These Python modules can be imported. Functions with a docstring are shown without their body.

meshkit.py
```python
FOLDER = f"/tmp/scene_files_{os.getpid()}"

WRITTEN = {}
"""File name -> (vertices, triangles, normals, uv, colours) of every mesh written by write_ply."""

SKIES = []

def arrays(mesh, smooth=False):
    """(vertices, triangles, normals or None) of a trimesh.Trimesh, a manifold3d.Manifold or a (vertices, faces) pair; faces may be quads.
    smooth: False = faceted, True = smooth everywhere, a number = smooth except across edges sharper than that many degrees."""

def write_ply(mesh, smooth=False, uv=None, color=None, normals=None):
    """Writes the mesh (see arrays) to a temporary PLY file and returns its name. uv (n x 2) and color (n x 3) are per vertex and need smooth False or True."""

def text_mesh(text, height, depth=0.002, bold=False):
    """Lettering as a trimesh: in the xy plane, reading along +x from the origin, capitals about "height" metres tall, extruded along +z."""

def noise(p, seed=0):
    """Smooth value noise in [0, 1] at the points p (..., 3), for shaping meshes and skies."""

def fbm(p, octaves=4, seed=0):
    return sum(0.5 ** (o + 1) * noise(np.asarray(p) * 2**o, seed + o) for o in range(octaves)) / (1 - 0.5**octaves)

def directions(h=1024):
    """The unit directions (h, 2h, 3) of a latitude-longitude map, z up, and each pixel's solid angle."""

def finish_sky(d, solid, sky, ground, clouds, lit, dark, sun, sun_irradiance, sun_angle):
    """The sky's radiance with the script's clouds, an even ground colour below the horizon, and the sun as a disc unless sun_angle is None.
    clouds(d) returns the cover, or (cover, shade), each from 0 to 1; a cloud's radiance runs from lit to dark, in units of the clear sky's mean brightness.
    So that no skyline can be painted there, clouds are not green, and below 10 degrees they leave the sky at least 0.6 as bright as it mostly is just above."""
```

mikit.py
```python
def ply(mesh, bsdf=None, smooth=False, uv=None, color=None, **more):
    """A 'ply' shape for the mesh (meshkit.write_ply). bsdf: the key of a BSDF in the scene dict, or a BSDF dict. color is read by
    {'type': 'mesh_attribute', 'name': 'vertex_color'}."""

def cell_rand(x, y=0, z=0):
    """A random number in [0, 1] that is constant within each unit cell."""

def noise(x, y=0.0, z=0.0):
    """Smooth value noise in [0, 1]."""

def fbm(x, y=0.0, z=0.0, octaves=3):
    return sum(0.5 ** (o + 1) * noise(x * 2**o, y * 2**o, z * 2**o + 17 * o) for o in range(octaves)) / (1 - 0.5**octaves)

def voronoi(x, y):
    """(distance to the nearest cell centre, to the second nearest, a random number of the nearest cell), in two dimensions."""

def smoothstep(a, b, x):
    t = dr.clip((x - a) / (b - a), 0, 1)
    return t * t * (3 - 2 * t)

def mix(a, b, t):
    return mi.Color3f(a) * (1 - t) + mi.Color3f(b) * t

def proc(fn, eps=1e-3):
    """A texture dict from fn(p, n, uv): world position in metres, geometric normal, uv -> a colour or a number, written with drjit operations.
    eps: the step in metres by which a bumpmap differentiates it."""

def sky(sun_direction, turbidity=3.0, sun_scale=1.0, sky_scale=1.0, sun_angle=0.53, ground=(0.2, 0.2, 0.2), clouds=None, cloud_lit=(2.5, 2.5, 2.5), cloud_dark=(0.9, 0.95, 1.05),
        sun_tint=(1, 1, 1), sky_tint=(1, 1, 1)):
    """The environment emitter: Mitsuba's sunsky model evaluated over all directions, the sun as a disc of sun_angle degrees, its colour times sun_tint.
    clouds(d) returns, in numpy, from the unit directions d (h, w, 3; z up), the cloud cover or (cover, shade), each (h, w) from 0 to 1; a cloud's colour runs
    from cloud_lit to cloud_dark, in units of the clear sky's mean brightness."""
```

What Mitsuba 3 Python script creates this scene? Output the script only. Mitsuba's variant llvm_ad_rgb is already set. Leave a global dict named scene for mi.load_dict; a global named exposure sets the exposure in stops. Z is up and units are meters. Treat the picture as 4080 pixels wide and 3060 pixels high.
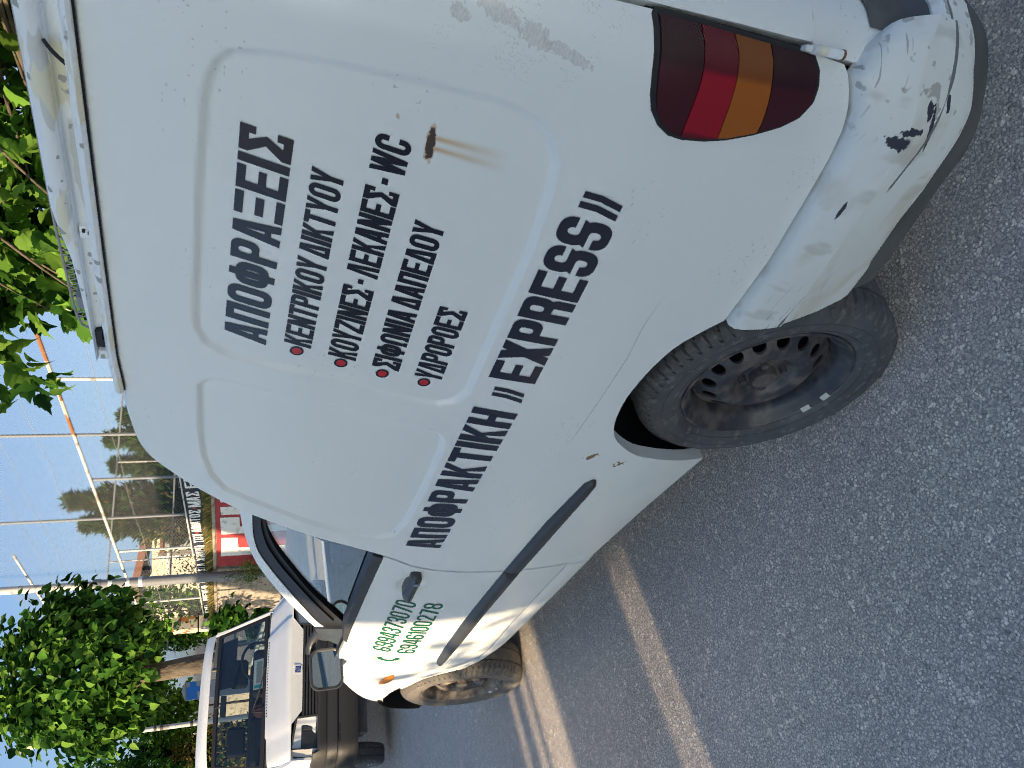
import math
import numpy as np, trimesh, shapely
import drjit as dr
import mitsuba as mi
import mikit, meshkit
from shapely.geometry import Polygon, LineString, Point, box as sbox
from shapely.ops import unary_union
from scipy.interpolate import PchipInterpolator as PC

T4 = mi.ScalarTransform4f
scene, labels = {"type": "scene"}, {}
rng = np.random.default_rng(7)

# ---------------------------------------------------------------- camera, sky, exposure
# a hand-held phone turned on its side: the picture's right is the ground, its left is the sky
CAM = np.array([3.82016, -0.73216, 1.45019])
R_ = np.array([0.54775712, 0.83661608, 0.00597336])
U_ = np.array([-0.30502961, 0.19305338, 0.93257028])
F_ = np.array([-0.77905011, 0.51264406, -0.36093904])
scene["camera"] = {"type": "perspective", "fov": 64.42, "fov_axis": "x", "near_clip": 0.02, "far_clip": 900.0,
                   "to_world": T4().look_at(origin=CAM.tolist(), target=(CAM + F_).tolist(), up=R_.tolist())}
SUN_EL, SUN_AZ = math.radians(16.0), np.array([0.204, -0.979])
SUN = np.array([SUN_AZ[0] * math.cos(SUN_EL), SUN_AZ[1] * math.cos(SUN_EL), math.sin(SUN_EL)])
scene["sky"] = mikit.sky(SUN.tolist(), turbidity=6, sun_scale=1.5, sun_tint=(1.0, 1.13, 1.38), sky_tint=(0.80, 1.02, 1.38))
exposure = 2.55


# ---------------------------------------------------------------- helpers
def numbered(key):
    if key not in scene and key not in labels and not any(k.startswith(key + "__") for k in scene):
        return key
    i = 1
    while True:
        k = f"{key}_{i:03d}"
        if k not in scene and k not in labels and not any(q.startswith(k + "__") for q in scene):
            return k
        i += 1


def lab(key, label=None, category=None, group=None, kind=None):
    d = {k: v for k, v in (("label", label), ("category", category), ("group", group), ("kind", kind)) if v}
    if d:
        labels.setdefault(key, {}).update(d)
    return key


def add(key, mesh, bsdf, smooth=False, label=None, category=None, group=None, kind=None, color=None, **more):
    key = numbered(key)
    scene[key] = mikit.ply(mesh, bsdf, smooth=smooth, color=color, **more)
    return lab(key, label, category, group, kind)


def thing(key, label, category, group=None):
    key = numbered(key)
    return lab(key, label, category, group)


def cat(ms):
    ms = [m for m in ms if m is not None]
    return trimesh.util.concatenate(ms) if len(ms) > 1 else ms[0]


def M(v, f):
    v, f = np.asarray(v, float), np.asarray(f, int)
    if f.shape[1] == 4:
        f = np.vstack([f[:, [0, 1, 2]], f[:, [0, 2, 3]]])
    return trimesh.Trimesh(v, f, process=False)


def boxm(x0, x1, y0, y1, z0, z1, ch=0.0):
    m = trimesh.creation.box([abs(x1 - x0), abs(y1 - y0), abs(z1 - z0)])
    if ch > 0:
        import manifold3d as m3
        c = m3.Manifold.cube([abs(x1 - x0) - 2 * ch, abs(y1 - y0) - 2 * ch, abs(z1 - z0) - 2 * ch], True)
        s = m3.Manifold.sphere(ch, 12)
        mm = c.minkowski_sum(s).to_mesh()
        m = M(mm.vert_properties[:, :3], mm.tri_verts)
    m.apply_translation([(x0 + x1) / 2, (y0 + y1) / 2, (z0 + z1) / 2])
    return m


def tube(pts, r, n=10, cap=True):
    p = np.asarray(pts, float)
    t = np.gradient(p, axis=0)
    t /= np.linalg.norm(t, axis=1, keepdims=True) + 1e-12
    r = np.broadcast_to(r, (len(p),))
    ref = np.array([0, 0, 1.0]) if abs(t[:, 2]).mean() < 0.8 else np.array([1.0, 0, 0])
    a = np.cross(t, ref); a /= np.linalg.norm(a, axis=1, keepdims=True) + 1e-12
    b = np.cross(t, a)
    g = np.arange(n) * 2 * np.pi / n
    v = p[:, None] + r[:, None, None] * (np.cos(g)[None, :, None] * a[:, None] + np.sin(g)[None, :, None] * b[:, None])
    i, j = np.meshgrid(np.arange(len(p) - 1), np.arange(n), indexing="ij")
    q = np.stack([i * n + j, i * n + (j + 1) % n, (i + 1) * n + (j + 1) % n, (i + 1) * n + j], -1).reshape(-1, 4)
    f = np.vstack([q[:, [0, 2, 1]], q[:, [0, 3, 2]]])
    v = v.reshape(-1, 3)
    if cap:
        k = len(v)
        v = np.vstack([v, p[:1], p[-1:]])
        e = (len(p) - 1) * n
        jj = np.arange(n)
        f = np.vstack([f, np.stack([np.full(n, k), jj, (jj + 1) % n], 1), np.stack([np.full(n, k + 1), e + (jj + 1) % n, e + jj], 1)])
    return M(v, f)


def revolve(prof, n, axis_y=True):
    """profile (r, d): radius, depth along +y; round the y axis"""
    pr = np.asarray(prof, float)
    a = np.arange(n) * 2 * np.pi / n
    v = np.stack([pr[:, 0][:, None] * np.cos(a), np.broadcast_to(pr[:, 1][:, None], (len(pr), n)), pr[:, 0][:, None] * np.sin(a)], -1)
    i, j = np.meshgrid(np.arange(len(pr) - 1), np.arange(n), indexing="ij")
    q = np.stack([i * n + j, i * n + (j + 1) % n, (i + 1) * n + (j + 1) % n, (i + 1) * n + j], -1).reshape(-1, 4)
    return M(v.reshape(-1, 3), q)


def grid(P):
    """mesh of an (n, m, 3) array of points"""
    n, m = P.shape[:2]
    i, j = np.meshgrid(np.arange(n - 1), np.arange(m - 1), indexing="ij")
    q = np.stack([i * m + j, (i + 1) * m + j, (i + 1) * m + j + 1, i * m + j + 1], -1).reshape(-1, 4)
    return M(P.reshape(-1, 3), q)


def flip(m):
    return M(m.vertices, m.faces[:, ::-1])


def tri2(poly):
    v, f = trimesh.creation.triangulate_polygon(poly, engine="earcut")
    return np.asarray(v)[:, :2], np.asarray(f)


def polys(g):
    if g.is_empty:
        return []
    return [p for p in getattr(g, "geoms", [g]) if p.geom_type == "Polygon" and p.area > 1e-9]


def sheet2(poly, h):
    """triangulation (v2, f) of a polygon over a grid of step h"""
    V, Fc, at = [], [], 0
    for P in polys(poly):
        x0, y0, x1, y1 = P.bounds
        nx, ny = int((x1 - x0) / h) + 2, int((y1 - y0) / h) + 2
        gx, gy = x0 - 0.37 * h + h * np.arange(nx + 1), y0 - 0.41 * h + h * np.arange(ny + 1)
        X, Y = np.meshgrid(gx, gy, indexing="ij")
        shapely.prepare(P)
        inn = shapely.contains_xy(P, X, Y)
        I, J = np.meshgrid(np.arange(nx), np.arange(ny), indexing="ij")
        full = inn[:-1, :-1] & inn[1:, :-1] & inn[1:, 1:] & inn[:-1, 1:]
        cells = shapely.box(gx[:-1][:, None] + 0 * gy[:-1], gy[:-1] + 0 * gx[:-1][:, None], gx[1:][:, None] + 0 * gy[:-1], gy[1:] + 0 * gx[:-1][:, None])
        hit = shapely.intersects(P.boundary, cells)
        whole = full & ~hit
        ids = I * (ny + 1) + J
        q = np.stack([ids, ids + ny + 1, ids + ny + 2, ids + 1], -1)[whole]
        V.append(np.stack([X.ravel(), Y.ravel()], 1)); Fc.append(np.vstack([q[:, [0, 1, 2]], q[:, [0, 2, 3]]]) + at); at += X.size
        for c in cells[hit]:
            for g in polys(P.intersection(c)):
                try:
                    v, f = tri2(g)
                except Exception:
                    continue
                if len(f):
                    a = v[f]
                    s = (a[:, 1, 0] - a[:, 0, 0]) * (a[:, 2, 1] - a[:, 0, 1]) - (a[:, 1, 1] - a[:, 0, 1]) * (a[:, 2, 0] - a[:, 0, 0])
                    f = np.where((s < 0)[:, None], f[:, ::-1], f)
                    V.append(v); Fc.append(f + at); at += len(v)
    v, f = np.vstack(V), np.vstack(Fc)
    key = np.round(v / 1e-6).astype(np.int64)
    _, first, inv = np.unique(key, axis=0, return_index=True, return_inverse=True)
    f = inv.reshape(-1)[f]
    f = f[(f[:, 0] != f[:, 1]) & (f[:, 1] != f[:, 2]) & (f[:, 0] != f[:, 2])]
    used = np.unique(f)
    new = np.zeros(len(first), int); new[used] = np.arange(len(used))
    return v[first][used], new[f]


def rings(poly):
    for P in polys(poly):
        yield np.asarray(P.exterior.coords)
        for r in P.interiors:
            yield np.asarray(r.coords)


def dens(c, h, close=False):
    c = np.asarray(c, float)
    if close and np.linalg.norm(c[0] - c[-1]) > 1e-9:
        c = np.vstack([c, c[:1]])
    out = []
    for a, b in zip(c[:-1], c[1:]):
        n = max(1, int(np.linalg.norm(b - a) / h))
        out.append(a + (b - a) * np.arange(n)[:, None] / n)
    out.append(c[-1:])
    return np.vstack(out)


def skin(poly, h, fmap, flange=0.0, top=0.0):
    """curved sheet with an inward return along its edges: one smooth mesh with split edges"""
    v, f = sheet2(poly, h)
    ms = [M(fmap(v[:, 0], v[:, 1], top), f)]
    if flange:
        for r in rings(poly):
            c = dens(r, h * 1.5)
            ms.append(grid(np.stack([fmap(c[:, 0], c[:, 1], top), fmap(c[:, 0], c[:, 1], top - 0.003), fmap(c[:, 0], c[:, 1], top - flange)], 1)))
    return cat(ms)


def smooth_poly(pts, r=0.01):
    return Polygon(pts).buffer(r).buffer(-2 * r).buffer(r)


def catmull(pts, n=8):
    p = np.asarray(pts, float)
    s = np.r_[0, np.cumsum(np.linalg.norm(np.diff(p, axis=0), axis=1))]
    t = np.linspace(0, s[-1], (len(p) - 1) * n + 1)
    return np.stack([PC(s, p[:, k])(t) for k in range(p.shape[1])], 1)


# ---------------------------------------------------------------- materials
def rgb(*c):
    return {"type": "rgb", "value": list(c)}


def pri(color, rough=0.5, spec=0.5, metallic=0.0, coat=0.0, gloss=0.9, two=True, **k):
    c = color if isinstance(color, dict) else rgb(*color)
    b = {"type": "principled", "base_color": c, "roughness": rough, "specular": spec, "metallic": metallic, **k}
    if coat:
        b["clearcoat"], b["clearcoat_gloss"] = coat, gloss
    return {"type": "twosided", "bsdf": b} if two else b


def bumped(b, fn, scale, eps=1e-3):
    inner = b["bsdf"] if b["type"] == "twosided" else b
    return {"type": "twosided", "bsdf": {"type": "bumpmap", "nested": inner, "tex": mikit.proc(fn, eps), "scale": scale}}


C3 = lambda a: mi.Color3f(*a)
mix, sst, fbm, noise = mikit.mix, mikit.smoothstep, mikit.fbm, mikit.noise


def van_paint(p, n, uv):
    d = fbm(p.x * 2.2, p.y * 2.2, p.z * 2.2, 3)
    c = mix(C3((0.70, 0.71, 0.69)), C3((0.76, 0.76, 0.745)), d)
    # road film low on the body, and fine grime specks
    low = sst(0.75, 0.25, p.z) * (0.25 + 0.5 * fbm(p.x * 6, p.y * 6, p.z * 3, 3))
    c = mix(c, C3((0.52, 0.50, 0.45)), 0.45 * low)
    sp = sst(0.86, 0.90, noise(p.x * 210, p.y * 210, p.z * 210)) * sst(0.60, 0.75, noise(p.x * 9, 3.3, p.z * 9))
    c = mix(c, C3((0.38, 0.38, 0.36)), 0.5 * sp)
    side = dr.select(p.y < 0.6, 1.0, 0.0)
    # rusty dent with two rust runs below it on the rear panel
    ex, ez = p.x - 3.160, p.z - 1.1795
    k = dr.sqrt(dr.square(ex / 0.024) + dr.square((ez - 0.08 * ex) / 0.0058))
    k = k + 0.9 * (fbm(p.x * 160, 1.0, p.z * 160, 3) - 0.5)
    for x0, ln, w, s in ((3.171, 0.10, 0.0035, -0.035), (3.1555, 0.105, 0.0032, -0.05)):
        t = (1.178 - p.z) / ln
        cx = x0 + s * (1.178 - p.z) * 1.6
        wd = w * (1 + 1.6 * dr.clip(t, 0, 1))
        run = sst(0.0, 0.06, t) * dr.clip(1 - t, 0, 1) * dr.exp(-dr.square((p.x - cx) / wd))
        c = mix(c, C3((0.52, 0.30, 0.09)), side * 0.85 * dr.clip(run, 0, 1))
    c = mix(c, C3((0.45, 0.22, 0.07)), side * sst(1.35, 0.95, k) * 0.7)
    c = mix(c, C3((0.075, 0.050, 0.042)), side * sst(1.02, 0.9, k))
    ks = dr.sqrt(dr.square((p.x - 3.19) / 0.006) + dr.square((p.z - 1.226) / 0.004)) + 0.8 * noise(p.x * 300, 0, p.z * 300)
    c = mix(c, C3((0.42, 0.30, 0.16)), side * sst(1.1, 0.8, ks) * 0.7)
    # paint scraped down to primer on the rear corner
    for x0, z0, rx, rz in ((3.338, 1.187, 0.009, 0.013), (3.348, 1.145, 0.010, 0.028), (3.335, 1.100, 0.013, 0.022), (3.325, 1.058, 0.008, 0.036)):
        k2 = dr.sqrt(dr.square((p.x - x0 - 0.25 * (p.z - z0)) / rx) + dr.square((p.z - z0) / rz)) + 1.1 * (fbm(p.x * 110, p.y * 40, p.z * 190, 3) - 0.5)
        c = mix(c, C3((0.50, 0.455, 0.445)), side * sst(1.0, 0.85, k2) * (0.30 + 0.45 * noise(p.x * 300, 0, p.z * 500)))
    zone = side * sst(3.26, 3.31, p.x) * sst(0.98, 1.03, p.z) * sst(1.24, 1.19, p.z)
    scr = sst(0.74, 0.80, noise(p.x * 420 + p.z * 260, 0, p.z * 300 - p.x * 600)) * sst(0.45, 0.6, fbm(p.x * 40, 0, p.z * 40)) * zone
    c = mix(c, C3((0.40, 0.37, 0.35)), 0.45 * scr)
    # rust blisters round the wheel arch
    for x0, z0 in ((2.425, 0.66), (2.385, 0.575)):
        k3 = dr.sqrt(dr.square((p.x - x0) / 0.02) + dr.square((p.z - z0) / 0.02)) + 1.3 * (noise(p.x * 140, 0, p.z * 140) - 0.5)
        c = mix(c, C3((0.20, 0.13, 0.07)), side * sst(0.55, 0.35, k3))
    # hairline crack of the filler above the wheel
    crack = dr.abs(p.z - 0.745 - 0.03 * (p.x - 2.7) - 0.012 * (noise(p.x * 9, 0, 0) - 0.5))
    c = mix(c, C3((0.48, 0.48, 0.47)), side * sst(0.0016, 0.0008, crack) * sst(2.45, 2.55, p.x) * sst(3.0, 2.85, p.x) * 0.8)
    return c


scene["van_paint"] = pri(mikit.proc(van_paint), 0.30, 0.45, coat=1.0, gloss=0.97)
scene["white_paint"] = pri((0.74, 0.745, 0.735), 0.33, 0.45, coat=0.8, gloss=0.93)
scene["car_paint"] = pri(mikit.proc(lambda p, n, uv: mix(C3((0.66, 0.66, 0.66)), C3((0.75, 0.75, 0.74)), fbm(p.x * 4, p.y * 4, p.z * 4))), 0.35, 0.45, coat=0.8, gloss=0.9)


def bumper_paint(p, n, uv):
    c = mix(C3((0.60, 0.60, 0.56)), C3((0.73, 0.735, 0.71)), fbm(p.x * 7, p.y * 7, p.z * 7))
    c = mix(c, C3((0.45, 0.43, 0.38)), 0.5 * sst(0.62, 0.75, fbm(p.x * 30, p.y * 30, p.z * 12)))
    c = mix(c, C3((0.52, 0.47, 0.37)), 0.55 * sst(0.50, 0.70, fbm(p.x * 9 + 2, p.y * 9, p.z * 16, 4)))
    c = mix(c, C3((0.34, 0.33, 0.30)), 0.8 * sst(0.66, 0.72, fbm(p.x * 60, p.y * 60, p.z * 60, 3)) * sst(3.30, 3.36, p.x))
    dark = C3((0.035, 0.04, 0.055))
    # torn black patches and long scuffs at the corner
    for x0, z0, rx, rz, sl in ((3.322, 0.602, 0.010, 0.022, 0.3), (3.338, 0.592, 0.006, 0.020, -0.4), (3.366, 0.580, 0.012, 0.006, 0.5), (3.345, 0.563, 0.030, 0.0035, 0.42), (3.375, 0.553, 0.012, 0.004, 0.6), (3.20, 0.600, 0.016, 0.003, 0.12)):
        e = p.z - z0 - sl * (p.x - x0)
        k = dr.sqrt(dr.square((p.x - x0) / rx) + dr.square(e / rz)) + 1.0 * (fbm(p.x * 150, p.y * 100, p.z * 220) - 0.5)
        c = mix(c, dark, sst(1.0, 0.85, k) * dr.select(p.y < 0.5, 1.0, 0.0))
    line = dr.abs(p.z - 0.545 - 0.055 * (p.x - 3.1)) + 0.004 * noise(p.x * 40, 0, 0)
    c = mix(c, C3((0.16, 0.16, 0.16)), sst(0.0042, 0.003, line) * sst(2.88, 2.95, p.x) * sst(0.25, 0.5, noise(p.x * 18, 5, 0)))
    scr = sst(0.80, 0.86, noise(p.x * 26, p.y * 30, p.z * 330)) * sst(0.48, 0.62, fbm(p.x * 5, p.y * 5, p.z * 9))
    c = mix(c, C3((0.22, 0.22, 0.23)), 0.7 * scr)
    return c


scene["bumper_paint"] = pri(mikit.proc(bumper_paint), 0.45, 0.45, coat=0.3, gloss=0.8)


def weathered(p, n, uv):
    k = fbm(p.x * 7, p.y * 30, p.z * 34, 4)
    c = mix(C3((0.76, 0.77, 0.78)), C3((0.60, 0.60, 0.58)), sst(0.52, 0.545, k))
    k2 = fbm(p.x * 9 + 9, p.y * 30, p.z * 40 + 3, 3)
    c = mix(c, C3((0.72, 0.68, 0.54)), sst(0.60, 0.63, k2))
    return mix(c, C3((0.36, 0.35, 0.33)), sst(0.70, 0.74, fbm(p.x * 50, p.y * 40, p.z * 60, 3)))


scene["weathered_white"] = pri(mikit.proc(weathered), 0.6, 0.35)
plast = lambda p, n, uv: mix(C3((0.030, 0.032, 0.036)), C3((0.052, 0.053, 0.056)), fbm(p.x * 25, p.y * 25, p.z * 25))
scene["black_plastic"] = pri(mikit.proc(plast), 0.42, 0.5)
scene["grey_plastic"] = pri(mikit.proc(lambda p, n, uv: mix(C3((0.055, 0.055, 0.056)), C3((0.12, 0.115, 0.11)), fbm(p.x * 12, p.y * 12, p.z * 20))), 0.6, 0.4)
scene["rubber"] = pri((0.018, 0.018, 0.020), 0.5, 0.4)
scene["interior_dark"] = pri((0.022, 0.022, 0.025), 0.8, 0.3)
scene["interior_grey"] = pri((0.045, 0.05, 0.06), 0.7, 0.3)
scene["under_dark"] = pri((0.02, 0.02, 0.02), 0.9, 0.2)


def tyre_col(dust):
    def fn(p, n, uv):
        g_ = fbm(p.x * 70, p.y * 90, p.z * 70, 3)
        c = mix(C3((0.034, 0.037, 0.046)), C3((0.085, 0.090, 0.102)), fbm(p.x * 18, p.y * 30, p.z * 18))
        c = mix(c, C3((0.13, 0.135, 0.14)), 0.6 * sst(0.58, 0.72, g_))
        return mix(c, C3((0.24, 0.205, 0.165)), dust * (0.4 + 0.8 * fbm(p.x * 11 + 4, p.y * 25, p.z * 11)) * (0.6 + 0.8 * g_))
    return mikit.proc(fn)


tyre_h = lambda p, n, uv: fbm(p.x * 90, p.y * 90, p.z * 90, 3)
scene["tyre_rubber"] = bumped(pri(tyre_col(0.14), 0.55, 0.4), tyre_h, 0.003)
scene["tyre_dusty"] = bumped(pri(tyre_col(0.62), 0.75, 0.3), tyre_h, 0.003)
rim_c = lambda a, b: mikit.proc(lambda p, n, uv: mix(C3(a), C3(b), sst(0.35, 0.75, fbm(p.x * 25, p.y * 25, p.z * 25, 4))))
scene["rim_steel"] = pri(rim_c((0.030, 0.032, 0.040), (0.115, 0.095, 0.085)), 0.42, 0.5, coat=0.2)
scene["rim_dusty"] = pri(rim_c((0.06, 0.05, 0.045), (0.26, 0.21, 0.165)), 0.55, 0.4)
scene["decal_navy"] = pri((0.012, 0.014, 0.026), 0.22, 0.55, coat=0.6, gloss=0.95)
scene["decal_red"] = pri((0.50, 0.03, 0.04), 0.25, 0.5, coat=0.5)
scene["decal_green"] = pri((0.010, 0.115, 0.05), 0.3, 0.5, coat=0.5)
scene["decal_brown"] = pri((0.36, 0.22, 0.10), 0.4, 0.4)
scene["rust"] = pri(mikit.proc(lambda p, n, uv: mix(C3((0.30, 0.13, 0.05)), C3((0.10, 0.055, 0.035)), fbm(p.x * 160, p.y * 160, p.z * 160))), 0.8, 0.3)
lensb = lambda p, n, uv: dr.cos(p.x * 1500) * dr.cos(p.z * 1500) + 0 * p.y
def lens(dark, light):
    def fn(p, n, uv):
        side_ = sst(3.352, 3.342, p.x) * sst(3.262, 3.27, p.x)
        dots = 0.75 + 0.35 * dr.cos(p.x * 1900) * dr.cos(p.z * 1900)
        return mix(C3(dark), C3(light), side_) * (0.8 + 0.3 * dots * side_)
    return mikit.proc(fn)


for nm, c, c2 in (("lens_maroon", (0.030, 0.0035, 0.007), (0.045, 0.003, 0.008)), ("lens_red", (0.12, 0.003, 0.012), (0.27, 0.003, 0.014)), ("lens_amber", (0.22, 0.060, 0.010), (0.32, 0.085, 0.008)), ("lens_orange", (0.75, 0.25, 0.02), (0.75, 0.25, 0.02))):
    scene[nm] = bumped(pri(lens(c, c2), 0.18, 0.35, coat=0.35, gloss=0.95), lensb, 0.00025, 2e-4)
scene["mirror_glass"] = {"type": "twosided", "bsdf": {"type": "conductor", "material": "Al", "specular_reflectance": rgb(0.42, 0.55, 0.60)}}
scene["window_glass"] = {"type": "thindielectric", "int_ior": 1.5, "specular_transmittance": rgb(0.80, 0.86, 0.86)}
scene["lamp_glass"] = {"type": "thindielectric", "int_ior": 1.5}
scene["chrome"] = {"type": "twosided", "bsdf": {"type": "roughconductor", "material": "Al", "alpha": 0.12}}


def asphalt(p, n, uv):
    wx, wy = p.x + 0.005 * noise(p.x * 110, p.y * 110), p.y + 0.005 * noise(p.x * 110 + 31, p.y * 110)
    d1, d2, w = mikit.voronoi(wx / 0.0088, wy / 0.0088)
    e1, e2, w2 = mikit.voronoi(wx / 0.0047 + 7, wy / 0.0047)
    f1, f2, w3 = mikit.voronoi(wx / 0.022 + 3, wy / 0.022)
    mat = mix(C3((0.135, 0.140, 0.155)), C3((0.33, 0.325, 0.32)), w2 * sst(0.0, 0.25, e2 - e1))
    stone = mix(C3((0.24, 0.25, 0.265)), C3((0.58, 0.565, 0.54)), dr.square(w3 * 0.4 + w * 0.6))
    c = mix(mat, stone, sst(0.50, 0.40, d1 + 0.35 * w2) * sst(0.30, 0.40, w))
    c = mix(c, stone * 0.9, sst(0.30, 0.24, f1) * sst(0.74, 0.78, w3))
    c = c * (0.42 + 0.58 * sst(0.0, 0.14, d2 - d1))
    big = fbm(p.x * 0.9, p.y * 0.9, 2.0, 4)
    c = mix(C3((0.235, 0.235, 0.24)), c * 1.75, 0.75) * (1.02 + 0.40 * big) * C3((1.13, 1.0, 0.88))
    return c * (1 - 0.07 * sst(0.58, 0.72, fbm(p.x * 3.1 + 4, p.y * 3.1, 9.0, 3)))


def asphalt_h(p, n, uv):
    d1, d2, w = mikit.voronoi(p.x / 0.0105, p.y / 0.0105)
    return sst(0.0, 0.35, d2 - d1) * (0.4 + 0.6 * w)


scene["asphalt"] = bumped(pri(mikit.proc(asphalt), 0.75, 0.35), asphalt_h, 0.0016, 1e-3)


def concrete(p, n, uv):
    c = mix(C3((0.26, 0.22, 0.18)), C3((0.46, 0.39, 0.31)), fbm(p.x * 1.6, p.y * 2, p.z * 4.0, 5))
    c = mix(c, C3((0.14, 0.12, 0.10)), 0.75 * sst(0.56, 0.7, fbm(p.x * 5 + 3, p.y, p.z * 7, 4)))
    return mix(c, C3((0.10, 0.09, 0.08)), 0.6 * sst(0.02, 0.008, dr.abs(p.z / 0.37 - dr.floor(p.z / 0.37) - 0.5) * 0.37) * noise(p.x * 3, 0, p.z * 3))


scene["wall_concrete"] = bumped(pri(mikit.proc(concrete), 0.9, 0.2), lambda p, n, uv: fbm(p.x * 7, p.y * 7, p.z * 11, 5), 0.03, 4e-3)
scene["pavement_concrete"] = pri(mikit.proc(lambda p, n, uv: mix(C3((0.22, 0.20, 0.175)), C3((0.33, 0.30, 0.27)), fbm(p.x * 4, p.y * 4, 0, 4))), 0.9, 0.2)
scene["graffiti_red"] = pri(mikit.proc(lambda p, n, uv: mix(C3((0.30, 0.035, 0.04)), C3((0.40, 0.07, 0.07)), fbm(p.x * 4, p.y, p.z * 4))), 0.8, 0.25)
scene["graffiti_white"] = pri(mikit.proc(lambda p, n, uv: mix(C3((0.74, 0.72, 0.68)), C3((0.50, 0.48, 0.45)), sst(0.55, 0.75, fbm(p.x * 6, p.y, p.z * 10, 4)))), 0.8, 0.25)
scene["steel_grey"] = pri((0.22, 0.225, 0.24), 0.55, 0.4)
scene["steel_pale"] = pri(mikit.proc(lambda p, n, uv: mix(C3((0.58, 0.56, 0.52)), C3((0.30, 0.26, 0.22)), sst(0.6, 0.7, fbm(p.x * 6, p.y * 6, p.z * 6)))), 0.6, 0.35)
scene["steel_rusty"] = pri(mikit.proc(lambda p, n, uv: mix(C3((0.52, 0.47, 0.40)), C3((0.28, 0.13, 0.06)), sst(0.42, 0.5, fbm(p.x * 5, p.y * 9, p.z * 9)))), 0.75, 0.3)
scene["wire"] = pri((0.30, 0.31, 0.33), 0.5, 0.4, metallic=0.0)
scene["banner_black"] = pri((0.03, 0.035, 0.05), 0.7, 0.3)
scene["banner_white"] = pri((0.75, 0.75, 0.73), 0.7, 0.3)
scene["banner_red"] = pri((0.45, 0.06, 0.07), 0.7, 0.3)
scene["house_cream"] = pri((0.72, 0.64, 0.52), 0.9, 0.2)
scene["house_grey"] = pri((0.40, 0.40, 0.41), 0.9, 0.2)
scene["roof_brown"] = pri((0.24, 0.11, 0.075), 0.85, 0.2)
scene["sign_blue"] = pri((0.03, 0.18, 0.55), 0.5, 0.4)
scene["sign_white"] = pri((0.75, 0.76, 0.78), 0.5, 0.4)
scene["sign_grey"] = pri((0.34, 0.35, 0.37), 0.6, 0.3)
scene["sign_dark"] = pri((0.09, 0.08, 0.07), 0.6, 0.3)
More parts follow.
